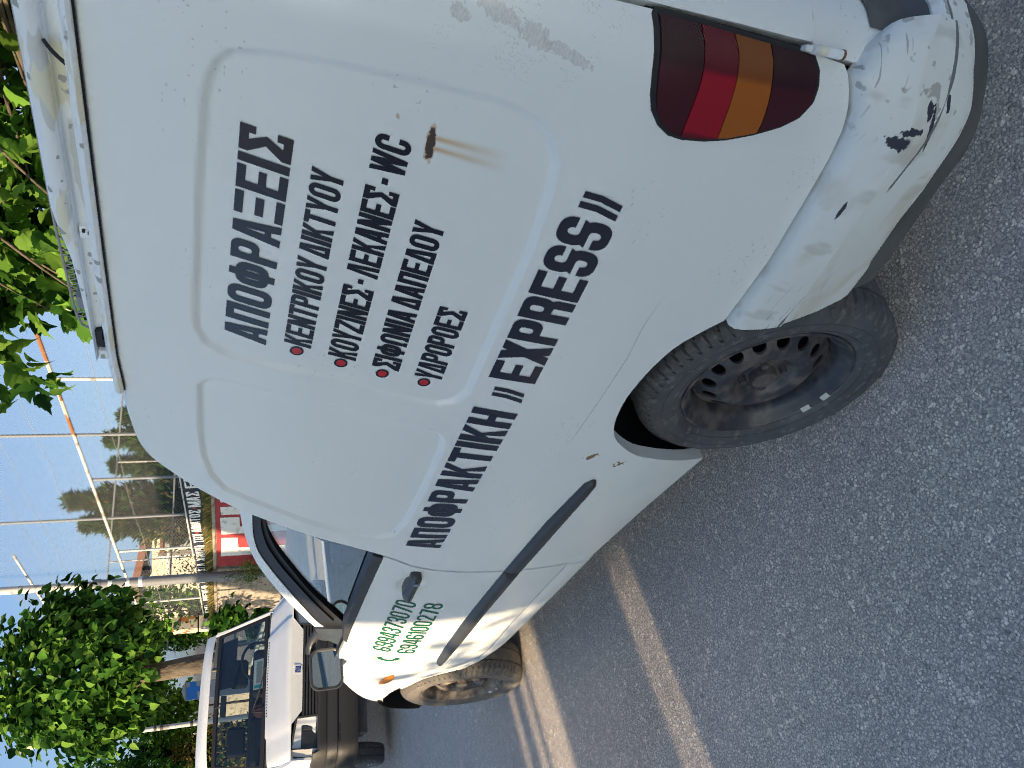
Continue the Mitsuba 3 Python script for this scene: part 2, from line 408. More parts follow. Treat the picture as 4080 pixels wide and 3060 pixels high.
scene["cabinet_cream"] = pri(mikit.proc(lambda p, n, uv: mix(C3((0.60, 0.53, 0.44)), C3((0.34, 0.15, 0.06)), sst(0.60, 0.66, fbm(p.x * 4, p.y * 4, p.z * 3.2, 3)))), 0.6, 0.35)
scene["lamp_cream"] = pri((0.72, 0.60, 0.38), 0.5, 0.4)


def bark(p, n, uv):
    return mix(C3((0.05, 0.042, 0.035)), C3((0.21, 0.165, 0.125)), fbm(p.x * 22, p.y * 22, p.z * 7, 4))


scene["bark"] = bumped(pri(mikit.proc(bark), 0.95, 0.15), lambda p, n, uv: fbm(p.x * 26, p.y * 26, p.z * 9, 4), 0.03, 3e-3)


def leafmat(dt, rough=0.42):
    return {"type": "principledthin", "base_color": {"type": "mesh_attribute", "name": "vertex_color"}, "roughness": rough, "diff_trans": dt, "eta": 1.4, "spec_trans": 0.0}


scene["leaf"] = leafmat(0.75)
scene["needle"] = leafmat(0.35, 0.7)
LEAFC = [(0.022, 0.065, 0.016), (0.055, 0.145, 0.024), (0.10, 0.235, 0.035), (0.19, 0.35, 0.058)]
for i, c in enumerate(LEAFC):
    scene[f"leaf_tone_{i}"] = {"type": "principledthin", "base_color": rgb(*c), "roughness": 0.42, "diff_trans": 0.75, "eta": 1.4, "spec_trans": 0.0}

# ---------------------------------------------------------------- ground
KERB = 2.02


def gz(x, y):
    x, y = np.asarray(x, float), np.asarray(y, float)
    s = -2.2 - x
    down = 0.05 * np.where(s > 0, s, 0) * np.clip(s / 1.5, 0, 1) ** 0.5
    cross = 0.066 * np.clip(y - 0.15, 0, KERB - 0.15) * np.clip((-1.0 - x) / 1.4, 0, 1)
    return -down - cross


def terrain(xs, ys, off):
    X, Y = np.meshgrid(xs, ys, indexing="ij")
    return grid(np.stack([X, Y, gz(X, Y) + off], -1))


def axis(a, b, dense0, dense1, h, H):
    return np.unique(np.round(np.r_[np.arange(a, dense0, H), np.arange(dense0, dense1, h), np.arange(dense1, b + H, H)], 4))


add("road", terrain(axis(-400, 300, -12, 3, 0.3, 8.0), np.r_[np.arange(-7.0, -1, .5), np.arange(-1, KERB, 0.12), KERB], 0.0), "asphalt", smooth=True, kind="structure")
add("ground", cat([terrain(axis(-600, 500, -40, 20, 2, 30), np.r_[8.6, np.arange(12, 600, 12)], 0.10), terrain(axis(-600, 500, -40, 20, 2, 30), np.r_[np.arange(-600, -15.5, 12), -15.5], 0.10)]), "pavement_concrete", kind="structure")
pv = terrain(axis(-400, 300, -26, 4, 0.5, 8.0), np.r_[KERB + 0.17, np.arange(KERB + 0.3, 8.0, 0.4), 8.6], 0.13)
pv2 = terrain(axis(-400, 300, -26, 4, 0.5, 8.0), np.r_[-15.5, -7.2], 0.13)
add("pavement", cat([pv, pv2]), "pavement_concrete", kind="structure")
KX = axis(-200, 100, -26, 4, 0.5, 4.0)


def kerb_strip(y0, y1):
    P = []
    for yy, o in ((y0, -0.05), (y0, 0.125), (y0 + 0.012 * np.sign(y1 - y0), 0.138), (y1, 0.138), (y1, 0.0)):
        P.append(np.stack([KX, 0 * KX + yy, gz(KX, 0 * KX + KERB if yy > 0 else 0 * KX) + o], -1))
    return grid(np.stack(P, 1))


add("kerb", cat([kerb_strip(KERB, KERB + 0.17), kerb_strip(-7.0, -7.2)]), "pavement_concrete", kind="structure")

# ---------------------------------------------------------------- the van: body surface
HW = 0.835
TZ = PC([.05, .22, .30, .38, .50, .62, .75, .88, 1.0, 1.2, 1.4, 1.55, 1.65, 1.9], [.12, .08, .055, .030, .008, 0, 0, .006, .020, .050, .085, .118, .15, .25])


def plan():
    x = np.linspace(-.78, 3.30, 409)
    y = PC([-.78, -.72, -.6, -.33, 0, .35, .6, .9, 1.3, 2.6, 3.0, 3.31], [.46, .36, .245, .135, .083, .055, .022, .002, 0, 0, .004, .012])(x)
    L = [(-.815 + .035 * t ** 2, HW + (.46 - HW) * t) for t in np.linspace(0, 1, 30)[:-1]] + list(zip(x, y))
    y1 = y[-1]
    for a in np.linspace(0, np.pi / 2, 25)[1:]:
        L.append((3.30 + .12 * np.sin(a), y1 + .11 * (1 - np.cos(a))))
    for yy in np.linspace(y1 + .11, HW, 40)[1:]:
        L.append((3.42 + .012 * ((yy - y1 - .11) / .7), yy))
    L = np.array(L)
    s = np.r_[0, np.cumsum(np.hypot(*np.diff(L, axis=0).T))]
    i = np.argmin(abs(L[:, 0] - 1.5))
    return s - s[i] + 1.5, L


PU, PL = plan()
U0, U1 = PU[0], PU[-1]


def B(u, z, off=0.0):
    u, z = np.asarray(u, float), np.asarray(z, float)
    x, y = np.interp(u, PU, PL[:, 0]), np.interp(u, PU, PL[:, 1])
    e = .004
    tx = np.interp(u + e, PU, PL[:, 0]) - np.interp(u - e, PU, PL[:, 0])
    ty = np.interp(u + e, PU, PL[:, 1]) - np.interp(u - e, PU, PL[:, 1])
    l = np.hypot(tx, ty) + 1e-12
    nx, ny = ty / l, -tx / l
    t = TZ(z)
    tr = np.clip((z - .9) / .8, 0, 1) ** 1.5 * .05 * np.clip((x - 2.6) / .8, 0, 1)
    yy = HW + (y - HW) * (1 - t / HW)
    return np.stack([x - tr + nx * off, yy + ny * off, z + 0 * x], -1)


def mirror_y(m):
    v = np.array(m.vertices); v[:, 1] = 2 * HW - v[:, 1]
    return M(v, m.faces[:, ::-1])


P1 = smooth_poly([(3.2528, 1.3918), (3.2461, 1.4173), (3.2308, 1.4313), (3.2081, 1.4394), (3.1739, 1.4442), (3.102, 1.4467), (3.0209, 1.4498), (2.8783, 1.4515), (2.7679, 1.4536), (2.72, 1.4517), (2.683, 1.4376), (2.66, 1.4051), (2.6488, 1.3588), (2.6416, 1.2642), (2.6282, 1.2036), (2.6019, 1.0974), (2.5965, 1.0427), (2.6128, 1.0102), (2.6509, 0.9963), (2.8256, 1.0006), (2.9321, 1.0013), (3.0189, 1.0033), (3.1301, 1.0125), (3.1803, 1.0211), (3.2153, 1.0413), (3.2359, 1.0677), (3.2489, 1.1007), (3.2544, 1.1735), (3.2572, 1.267), (3.2569, 1.3306)])
P2 = smooth_poly([(2.5526, 1.446), (2.3952, 1.4442), (2.2974, 1.4371), (2.2226, 1.4228), (2.1623, 1.3943), (2.1172, 1.3288), (2.0483, 1.2241), (1.9946, 1.1118), (1.9816, 1.0467), (2.0057, 1.0094), (2.0819, 0.9939), (2.262, 0.9899), (2.4357, 0.9934), (2.4721, 0.9976), (2.4992, 1.018), (2.5163, 1.0623), (2.5337, 1.1479), (2.5512, 1.2543), (2.5692, 1.3544), (2.578, 1.4047), (2.575, 1.433)])


def panel_disp(u, z):
    pts = shapely.points(np.stack([u, z], -1).reshape(-1, 2))
    out = np.zeros(len(pts))
    for P in (P1, P2):
        d = shapely.distance(pts, P.boundary)
        shapely.prepare(P)
        s = np.where(shapely.contains(P, pts), d, -d)
        t = np.clip((s + .0042) / .0084, 0, 1)
        out -= .0068 * t * t * (3 - 2 * t)
    return out.reshape(np.shape(u))


def BP(u, z, off=0.0):
    return B(u, z, off + panel_disp(np.asarray(u, float), np.asarray(z, float)))


GUT = [(3.40, 1.5775), (3.2679, 1.5775), (2.9781, 1.5775), (2.809, 1.5774), (2.5971, 1.5765), (2.5064, 1.5711), (2.3963, 1.5651), (2.3197, 1.5551), (2.2676, 1.5365), (2.2012, 1.4885), (2.1569, 1.4502), (2.1174, 1.4101), (2.0720, 1.3586), (2.0502, 1.3251), (1.9988, 1.2452), (1.9532, 1.1603), (1.922, 1.0873), (1.886, 1.0157)]
DCUT = [(1.886, 1.0157), (1.8705, 0.9847), (1.8274, 0.9238), (1.7963, 0.8548), (1.7764, 0.7693), (1.7608, 0.6827), (1.757, 0.64), (1.752, 0.56), (1.742, 0.49), (1.730, 0.4334)]
SILLG = [(1.7358, 0.4334), (1.4859, 0.4344), (1.192, 0.4304), (0.70, 0.410), (0.42, 0.39)]
SILL = [(0.33, 0.255), (0.60, 0.325), (0.8917, 0.342), (1.2422, 0.346), (1.5399, 0.3445), (1.7205, 0.3444), (2.0384, 0.3082), (2.2739, 0.2646)]
RARCH = [(2.2739, 0.2646), (2.3904, 0.4903), (2.4115, 0.5344), (2.4612, 0.5979), (2.4991, 0.6342), (2.5414, 0.6581), (2.6018, 0.676), (2.6742, 0.6849), (2.7363, 0.6822), (2.82, 0.6664), (2.8794, 0.6297), (2.906, 0.6085)]
BUMPJ = [(2.906, 0.6085), (2.9735, 0.612), (3.0544, 0.6163), (3.1973, 0.6383), (3.2548, 0.6482), (3.3016, 0.6604), (3.3338, 0.6739), (3.3521, 0.6826), (3.373, 0.6944), (3.3829, 0.7034)]
SEAM = [(3.3829, 0.7034), (3.3894, 0.7562), (3.396, 0.8651), (3.3961, 0.9736), (3.3962, 1.0177), (3.398, 1.30), (3.40, 1.5775)]
FARCH = [(0.33, 0.255), (0.365, 0.33), (0.385, 0.42), (0.380, 0.50), (0.345, 0.545), (0.29, 0.578), (0.195, 0.6226), (0.09, 0.645), (-0.09, 0.641), (-0.245, 0.610), (-0.33, 0.545), (-0.375, 0.44), (-0.385, 0.33), (-0.385, 0.24)]
FTOP = [(1.02, 1.005), (0.70, 0.955), (0.34, 0.897), (0.2, 0.863), (0.0, 0.80), (-0.26, 0.72), (-0.5, 0.67), (-0.74, 0.64)]
LAMP = smooth_poly([(3.3953, 0.9722), (3.3781, 0.9658), (3.356, 0.9592), (3.3323, 0.9536), (3.3062, 0.9449), (3.2851, 0.9337), (3.2689, 0.9184), (3.258, 0.8994), (3.2554, 0.8793), (3.2588, 0.8494), (3.2661, 0.8213), (3.28, 0.7886), (3.2974, 0.7579), (3.3132, 0.7413), (3.3338, 0.7338), (3.3514, 0.7357), (3.3699, 0.7423), (3.3840, 0.7535), (3.3881, 0.7639), (3.3913, 0.8218), (3.3934, 0.8721), (3.3950, 0.9172)], 0.003)

van = thing("delivery_van", "white panel van with dark Greek lettering on its dented side and black steel wheels", "van")
body = Polygon(catmull(GUT, 5).tolist() + DCUT[1:] + [(1.71, 0.43), (1.69, 0.3449)] + SILL[5:-1] + catmull(RARCH, 3).tolist() + BUMPJ[1:] + SEAM[1:-1]).buffer(0)
body = body.difference(LAMP.buffer(.0035))
bs = skin(body, .0046, BP, flange=.03)
# deep return of the load box's front edge over the cab
fe = catmull(GUT, 5); fe = dens(fe[fe[:, 0] < 2.32], .02)
ret = grid(np.stack([B(fe[:, 0], fe[:, 1]), B(fe[:, 0] + .004, fe[:, 1], -.004), B(fe[:, 0] + .03, fe[:, 1], -.11)], 1))
add(f"{van}__side_panel", cat([bs, ret]), "van_paint", smooth=38, label="white load panel with two pressed fields, lettering and a rusty dent")
add(f"{van}__side_panel", mirror_y(cat([skin(body, .03, BP, flange=.03), ret])), "white_paint", smooth=38)
# door (below the belt), sill, wing
door = Polygon(DCUT + SILLG[1:4] + [(0.62, 0.52), (0.60, 0.70), (0.64, 0.85), (0.80, 0.968)] + [(1.02, 1.003), (1.20, 1.0045), (1.655, 1.0085), (1.8705, 1.0096)]).buffer(0)
door_l = door.buffer(-.0022).difference(LineString(DCUT).buffer(.008))
rec = smooth_poly([(1.615, 0.895), (1.64, 0.935), (1.70, 0.943), (1.75, 0.925), (1.765, 0.895), (1.74, 0.868), (1.68, 0.862), (1.63, 0.872)], .012)


def BD(u, z, off=0.0):
    u, z = np.asarray(u, float), np.asarray(z, float)
    d = np.hypot((u - 1.69) / .062, (z - .902) / .042)
    return B(u, z, off - .012 * np.clip(1 - d ** 4, 0, 1) ** 2)


DOOR = f"{van}__door"
add(DOOR, skin(door_l, .0095, BD, flange=.03), "van_paint", smooth=38, label="white cab door with green phone numbers")
add(f"{van}__door", mirror_y(skin(door_l, .03, B, flange=.03)), "white_paint", smooth=38)
sill = Polygon([(0.33, 0.255)] + SILL[1:6] + [(1.715, 0.4315)] + [(1.4859, 0.4305), (1.192, 0.4264), (0.70, 0.406), (0.42, 0.388), (0.385, 0.42), (0.365, 0.33)]).buffer(0)
sl = skin(sill, .012, lambda u, z, o=0: B(u, z, o + .007 * np.clip((.424 - np.asarray(z)) / .02, 0, 1) - .03 * np.clip((.365 - np.asarray(z)) / .06, 0, 1) ** 2), flange=.03)
add(f"{van}__sill", sl, "van_paint", smooth=38)
add(f"{van}__sill", mirror_y(sl), "white_paint", smooth=38)
wing = Polygon([(0.80, 0.968), (0.64, 0.85), (0.60, 0.70), (0.62, 0.52), (0.66, 0.409), (0.42, 0.388), (0.385, 0.42)] + FARCH[3:11] + [(-0.40, 0.545), (-0.76, 0.53)] + [(-0.74, 0.64)] + FTOP[-2:0:-1]).buffer(0).difference(door.buffer(.001))
wing = unary_union(polys(wing)).buffer(-.001)


def BW(u, z, off=0.0):
    u, z = np.asarray(u, float), np.asarray(z, float)
    zt = np.interp(u, [a for a, b in FTOP[::-1]], [b for a, b in FTOP[::-1]])
    k = np.clip((z - zt + .10) / .10, 0, 1)
    # lip round the wheel arch
    d = np.hypot(u, z - .285)
    return B(u, z, off - .05 * k ** 2.2 + .010 * np.clip(1 - abs(d - .385) / .04, 0, 1) * (z < .62))


wg = skin(wing, .011, BW, flange=.03)
add(f"{van}__wing", wg, "van_paint", smooth=38)
add(f"{van}__wing", mirror_y(wg), "white_paint", smooth=38)
# bonnet, windscreen, cab roof, load-box roof, as surfaces ruled across the body
GS = lambda z: .07 + (z - 1.02) * .38


def ruled(L, crown, n=40, power=2.0, push=(0, 0, 1)):
    """L (k, 3): the left edge; mirrored to the right edge, domed by crown along push"""
    L = np.asarray(L, float)
    s = np.linspace(0, 1, n)
    Rr = L.copy(); Rr[:, 1] = 2 * HW - Rr[:, 1]
    P = L[:, None] * (1 - s)[None, :, None] + Rr[:, None] * s[None, :, None]
    c = (1 - np.abs(2 * s - 1) ** power)
    return P + np.broadcast_to(crown, (len(L),))[:, None, None] * c[None, :, None] * np.asarray(push, float)


ft = catmull(FTOP, 8)
fl = BW(ft[:, 0], ft[:, 1])
fl[:, 1] += .002
bon = ruled(fl, np.linspace(.02, .05, len(fl)), power=3)
add(f"{van}__bonnet", grid(bon), "white_paint", smooth=True)
fe2 = catmull(GUT, 5); fe2 = fe2[fe2[:, 1] > 1.325]
rf = ruled(B(fe2[:, 0], fe2[:, 1]), np.where(fe2[:, 1] > 1.56, .075, .075 * np.clip((fe2[:, 1] - 1.32) / .24, .25, 1)), n=60, power=3.2, push=(-.25, 0, .95))
add(f"{van}__roof", grid(rf), "white_paint", smooth=True)
SIL = [(2.05, 1.368), (1.831, 1.347), (1.737, 1.338), (1.64, 1.321), (1.529, 1.294), (1.389, 1.239), (1.262, 1.176), (1.17, 1.122), (1.102, 1.079), (1.0, 1.004)]
WE = [(2.05, 1.325), (1.82, 1.318), (1.699, 1.309), (1.61, 1.294), (1.498, 1.252), (1.354, 1.184), (1.242, 1.127), (1.171, 1.089), (1.126, 1.052), (1.06, 1.0)]
GL = [(2.02, 1.295), (1.807, 1.288), (1.734, 1.277), (1.652, 1.253), (1.531, 1.2), (1.402, 1.135), (1.299, 1.07), (1.195, .999)]


def G(x, z, off=0.0):
    x, z = np.asarray(x, float), np.asarray(z, float)
    return np.stack([x, GS(z) + 0.012 * ((x - 1.5) / .5) ** 2 * 0 - off, z], -1)


sil_c, we_c, gl_c = catmull(SIL, 6), catmull(WE, 6), catmull(GL, 6)
frame = Polygon(np.vstack([sil_c, we_c[::-1]])).buffer(0)
fm = skin(frame, .02, lambda x, z, o=0: G(x, z, o), flange=.02, top=.004)
add(f"{van}__window_pillar", fm, "white_paint", smooth=38, label="slim white front pillar of the cab window")
add(f"{van}__window_pillar", mirror_y(fm), "white_paint", smooth=38)
seal = Polygon(np.vstack([we_c, [(1.14, 1.0), (1.195, .999)], gl_c[::-1]])).buffer(0)
se = skin(seal.buffer(.002), .02, lambda x, z, o=0: G(x, z, o), flange=.025)
seal2 = LineString(catmull([(2.02, 1.308), (1.81, 1.301), (1.69, 1.283), (1.575, 1.243), (1.45, 1.181), (1.33, 1.115), (1.22, 1.045)], 6)).buffer(.004)
se = cat([se, skin(seal2, .02, lambda x, z, o=0: G(x, z, o), flange=.012, top=.009)])
add(f"{van}__window_seal", se, "rubber", smooth=38)
add(f"{van}__window_seal", mirror_y(se), "rubber", smooth=38)
glass = Polygon(gl_c.tolist() + [(2.02, .99)]).buffer(.004)
gv, gf = sheet2(glass, .05)
gm = M(G(gv[:, 0], gv[:, 1], -.012), gf)
add(f"{van}__window", gm, "window_glass", label="clear cab door window")
add(f"{van}__window", mirror_y(gm), "window_glass")
beltm = Polygon([(1.885, 1.036), (1.3225, 1.0262), (1.19, 1.012), (1.165, .998), (1.30, 1.0035), (1.655, 1.0085), (1.8705, 1.0096)])
bl = skin(beltm.buffer(.001), .02, lambda u, z, o=0: B(u, z, o), flange=.035, top=.004)
add(f"{van}__belt_moulding", bl, "black_plastic", smooth=38)
add(f"{van}__belt_moulding", mirror_y(bl), "black_plastic", smooth=38)
# shoulder under the glass closes the gap to the door skin
sx = np.linspace(.95, 2.03, 40)
sh = grid(np.stack([B(sx, 0 * sx + 1.008, -.002), G(sx, 0 * sx + .997, -.014)], 1))
add(f"{van}__window_shelf", cat([sh, mirror_y(sh)]), "rubber")
sc = sil_c[sil_c[:, 0] < 1.70]
ws = ruled(G(sc[:, 0], sc[:, 1], -.01), np.linspace(.03, .10, len(sc)), power=2.4, push=(-.75, 0, .65))
add(f"{van}__windscreen", grid(ws), "window_glass", smooth=True)
rc = sil_c[sil_c[:, 0] >= 1.66]
add(f"{van}__cab_roof", grid(ruled(G(rc[:, 0], rc[:, 1], 0), .035, power=3)), "white_paint", smooth=True)
# drip rail along the load box roof
gx = np.linspace(2.50, 3.40, 60)
gzv = np.interp(gx, [a for a, b in GUT[:6]][::-1], [b for a, b in GUT[:6]][::-1])
prof = [(.000, -.0015), (.011, -.001), (.015, .004), (.014, .010), (.010, .0125), (-.004, .013), (-.03, .017)]
add(f"{van}__drip_rail", grid(np.stack([B(gx, gzv + dz, o) for o, dz in prof], 1)), "weathered_white", smooth=45, label="scuffed drip rail along the roof edge")
add(f"{van}__drip_rail_seam", grid(np.stack([B(gx, gzv - .0042, .0035), B(gx, gzv + .0005, .0065)], 1)), "rubber")
# rear doors, valance, bumper
rd = Polygon([(3.4012, .757), (3.4035, .86), (3.4035, 1.02), (3.4045, 1.30), (3.4065, 1.572), (U1 - .003, 1.572), (U1 - .003, .757)])
rdm = skin(rd, .03, B, flange=.03)
add(f"{van}__rear_door", rdm, "van_paint", smooth=38)
add(f"{van}__rear_door", mirror_y(rdm), "white_paint", smooth=38)
va = Polygon([(3.386, .600), (3.389, .7034), (3.3965, .7535), (U1, .7535), (U1, .600)])
vam = skin(va, .03, B, flange=.03, top=-.004)
add(f"{van}__rear_valance", cat([vam, mirror_y(vam)]), "van_paint", smooth=38)


def bz(u):
    top = np.interp(u, [2.90, 2.9735, 3.0544, 3.1973, 3.2548, 3.3016, 3.3338, 3.373, 3.41, 3.44], [.604, .608, .612, .634, .644, .656, .669, .689, .672, .640])
    bot = np.interp(u, [2.90, 3.0022, 3.0276, 3.1517, 3.2367, 3.3133, 3.3562, 3.3932, 3.45], [.415, .430, .4398, .4631, .4708, .4891, .4981, .5174, .525])
    return top, bot


bu = np.r_[np.linspace(2.906, 3.30, 60), np.linspace(3.305, 3.437, 60)]
tp, bt = bz(bu)
PR = [(0, -.012), (0, .010), (.03, .020), (.10, .028), (.22, .036), (.34, .042), (.385, .043), (.40, .0395), (.46, .0395), (.70, .038), (.92, .034), (.985, .031), (1.0, .026), (1.0, -.02)]
bw_ = lambda s_: bu + .094 * s_ * np.clip((3.25 - bu) / .344, 0, 1)
bp = grid(np.stack([B(bw_(s), tp + (bt - tp) * s, o) for s, o in PR], 1))
e0 = [B(np.full(1, bu[0]), (tp + (bt - tp) * s)[:1], o)[0] for s, o in PR]
end = lambda k: M(np.vstack([[B(bw_(s)[k], tp[k] + (bt[k] - tp[k]) * s, o) for s, o in PR], [B(bw_(.5)[k], (tp[k] + bt[k]) / 2, -.02)]]), [[i, i + 1, len(PR)] for i in range(len(PR) - 1)])
BM = f"{van}__rear_bumper"
# the low bar that joins both bumper corners below the number-plate recess
ru = np.linspace(3.435, U1, 30)
bar = grid(np.stack([B(ru, 0 * ru + z, o) for z, o in ((.585, -.03), (.585, .025), (.575, .034), (.53, .034), (.525, -.02))], 1))
add(BM, cat([bp, end(0), end(-1), bar, mirror_y(cat([bp, end(0), end(-1), bar]))]), "bumper_paint", smooth=40, label="scuffed white rear bumper with dark scrapes on its corner")
lu = np.linspace(3.0, U1, 90)
lt = np.interp(lu, bu, bt) - .001
lt = np.where(lu > 3.437, .524, lt)
lb = np.interp(lu, [2.92, 2.9801, 3.0246, 3.1196, 3.2355, 3.2864, 3.3345, 3.3681, 3.4088, 3.476], [.31, .335, .352, .3766, .411, .4203, .4441, .4618, .4708, .475])
lip = grid(np.stack([B(lu, lt, -.01), B(lu, lt, .022), B(lu, lt * .5 + lb * .5, .020), B(lu, lb, .012), B(lu, lb, -.05)], 1))
add(f"{BM}__lower_lip", cat([lip, mirror_y(lip)]), "grey_plastic", smooth=40, label="grey plastic lip under the bumper")
tr_ = grid(np.stack([B(ru, 0 * ru + z, o) for z, o in ((.600, -.004), (.615, -.03), (.58, -.05), (.575, .02))], 1))
rec_m = grid(np.stack([B(ru, 0 * ru + .665, -.001), B(ru, 0 * ru + .60, -.001), B(ru, 0 * ru + .586, .022)], 1))
add(f"{BM}__plate_recess", cat([tr_, rec_m, mirror_y(cat([tr_, rec_m]))]), "grey_plastic")
# tail lamp in four bands
cutl = [[(3.40, 0.9180), (3.3929, 0.9163), (3.3726, 0.9061), (3.3498, 0.8992), (3.3271, 0.8955), (3.2949, 0.8911), (3.2626, 0.8862), (3.245, .8835)],
        [(3.40, 0.8735), (3.3934, 0.8721), (3.3696, 0.8587), (3.3459, 0.852), (3.3223, 0.8476), (3.2921, 0.8414), (3.2676, 0.8359), (3.245, .831)],
        [(3.40, 0.8235), (3.3913, 0.8218), (3.3719, 0.8111), (3.3541, 0.8051), (3.3285, 0.7972), (3.2989, 0.7891), (3.2803, 0.7871), (3.245, .782)]]
edges = [[(3.41, 1.0), (3.24, 1.0)]] + cutl + [[(3.41, .70), (3.24, .70)]]
TLK = f"{van}__tail_lamp"
ring = LAMP.buffer(.0035).difference(LAMP.buffer(-.003))
add(TLK, skin(ring, .008, B, flange=.02, top=.002), "rubber", smooth=38, label="tall tail lamp in dark red, bright red and amber bands")
for i, (mt, lb_) in enumerate((("lens_maroon", "dark maroon top band"), ("lens_red", "bright red band"), ("lens_amber", "amber band"), ("lens_maroon", "dark maroon bottom band"))):
    seg = Polygon(edges[i] + edges[i + 1][::-1]).buffer(0).intersection(LAMP.buffer(-.0025)).buffer(-.0006)
    dome = lambda u, z, o=0: B(u, z, o)
    add(f"{TLK}__lens", skin(seg, .008, dome, flange=.012, top=.006), mt, smooth=38, label=lb_)
add(f"{van}__tail_lamp", mirror_y(skin(LAMP, .02, B, flange=.01, top=.005)), "lens_maroon", smooth=38)
# lamp backing so that gaps stay dark
add(f"{van}__lamp_backing", skin(LAMP.buffer(.01), .03, B, top=-.014), "rubber")
# hinge of the rear door
hp = [B(3.391, .765, .012), B(3.3905, .722, .012)]
hk = np.array([3.390, .758])
tab = skin(smooth_poly([(3.3865, .752), (3.3885, .775), (3.3945, .774), (3.3935, .748)], .001), .01, B, flange=.01, top=.012)
add(f"{van}__hinge", cat([tube([hp[0], hp[1]], .0060, 14), tab]), "weathered_white", smooth=38, label="white door hinge above the bumper")
add(f"{van}__hinge_rust", tube([B(3.3905, .7215, .012), B(3.3905, .7185, .012)], .0066, 12), "rust", smooth=38)
# side mouldings
for nm, pts in (("side_moulding", [(2.310, 0.598), (2.3167, 0.6083), (2.2957, 0.6231), (2.0906, 0.6405), (1.757, 0.648), (1.757, .5965), (2.2321, 0.5887), (2.29, .5895)]),
                ("side_moulding", [(1.7515, 0.6477), (1.5239, 0.6491), (1.2822, 0.6478), (1.0237, 0.6383), (0.87, 0.6265), (.80, .612), (.785, .598), (0.80, 0.586), (1.0898, 0.5898), (1.4419, 0.5954), (1.7515, 0.5965)])):
    P = smooth_poly(pts, .006)

    def BMo(u, z, off=0.0, P=P):
        d = shapely.distance(shapely.points(np.stack([u, z], -1).reshape(-1, 2)), P.boundary).reshape(np.shape(u))
        return B(u, z, off + (.016 * np.sqrt(np.clip(d / .022, 0, 1)) if off >= 0 else 0))
    mm = cat([M(BMo(v[:, 0], v[:, 1], .002), f) for v, f in [sheet2(P, .006)]] + [grid(np.stack([B(c[:, 0], c[:, 1], .002), B(c[:, 0], c[:, 1], -.004)], 1)) for c in [dens(r, .02) for r in rings(P)]])
    add(f"{van}__{nm}", mm, "black_plastic", smooth=50)
# side indicator
ind = Point(.5405, .7527).buffer(1)
ind = shapely.affinity.scale(ind, .062, .0235) if False else Polygon([(.5405 + .10 * math.cos(a) * (1 + .15 * math.cos(a)), .7527 + .024 * math.sin(a)) for a in np.linspace(0, 2 * np.pi, 40)[:-1]])
add(f"{van}__side_indicator", skin(ind, .01, lambda u, z, o=0: BW(u, z, o + .010 * np.clip(1 - ((np.asarray(u) - .5405) / .12) ** 2 - ((np.asarray(z) - .7527) / .026) ** 2, 0, 1) ** .5), flange=.006, top=.002), "lens_orange", smooth=50, label="small orange side indicator on the wing")
# door handle
hpoly = smooth_poly([(1.7859, 0.9122), (1.7834, 0.8921), (1.7602, 0.8845), (1.6918, 0.882), (1.6049, 0.8789), (1.5942, 0.8871), (1.5981, 0.9009), (1.6201, 0.91), (1.6525, 0.9157), (1.7258, 0.9156), (1.779, 0.918)], .006)


def BH(u, z, off=0.0):
    d = shapely.distance(shapely.points(np.stack([u, z], -1).reshape(-1, 2)), hpoly.boundary).reshape(np.shape(u))
    return B(u, z, .012 + .014 * np.sqrt(np.clip(d / .016, 0, 1)))


hv, hf = sheet2(hpoly, .005)
hr_ = [dens(r, .01) for r in rings(hpoly)][0]
add(f"{DOOR}__handle", cat([M(BH(hv[:, 0], hv[:, 1]), hf), grid(np.stack([BH(hr_[:, 0], hr_[:, 1]), B(hr_[:, 0], hr_[:, 1], -.012)], 1))]), "black_plastic", smooth=50, label="black pull handle")
lk = np.array([1.757, .901])
add(f"{DOOR}__lock", M(*[(B(v[:, 0], v[:, 1], .029), f) for v, f in [sheet2(Point(*lk).buffer(.009), .01)]][0]), "chrome")
# wing mirror on its black arm
MX = .95


def rr(cy, cz, w, h, r, n=8):
    P = sbox(cy - w / 2 + r, cz - h / 2 + r, cy + w / 2 - r, cz + h / 2 - r).buffer(r, quad_segs=n)
    return np.asarray(P.exterior.coords)[:-1]


MK = f"{van}__wing_mirror"
secs = []
for dx, k, sh_ in ((0.004, .82, 0), (.009, .88, 0), (.010, .96, 0), (.002, 1.0, 0), (-.04, .97, .002), (-.075, .82, .004), (-.09, .5, .006)):
    c = rr(sh_, 0, .136 * k, .112 * k, .030 * k)
    secs.append(np.stack([np.full(len(c) + 1, dx), np.r_[c[:, 0], c[0, 0]], np.r_[c[:, 1], c[0, 1]]], -1))
MA = trimesh.transformations.translation_matrix([MX, -.006, 1.0365]) @ trimesh.transformations.rotation_matrix(math.radians(-13), [0, 0, 1]) @ trimesh.transformations.rotation_matrix(math.radians(-3), [0, 1, 0])
hm = grid(np.stack(secs, 0)); hm.apply_transform(MA)
add(MK, hm, "black_plastic", smooth=60, label="black wing mirror reflecting pale sky")
cc = rr(0, 0, .116, .093, .024)
v2, f2 = tri2(Polygon(cc))
gm2 = M(np.stack([0 * v2[:, 0] + .0055, v2[:, 0], v2[:, 1]], -1), f2); gm2.apply_transform(MA)
add(f"{MK}__glass", gm2, "mirror_glass", label="mirror glass showing pale sky")
arm = [tube(catmull([(MX - .03, .06, 1.083), (MX - .01, .085, 1.08), (.99, .105, 1.06)], 4), [.016] * 9, 12), tube(catmull([(MX - .03, .06, .992), (MX - .01, .085, .99), (1.0, .112, .985)], 4), [.015] * 9, 12), trimesh.creation.icosphere(2, 1.0).apply_scale([.045, .03, .055]).apply_translation([1.02, .10, 1.025]), trimesh.creation.icosphere(2, 1.0).apply_scale([.035, .03, .03]).apply_translation([1.0, .10, .975])]
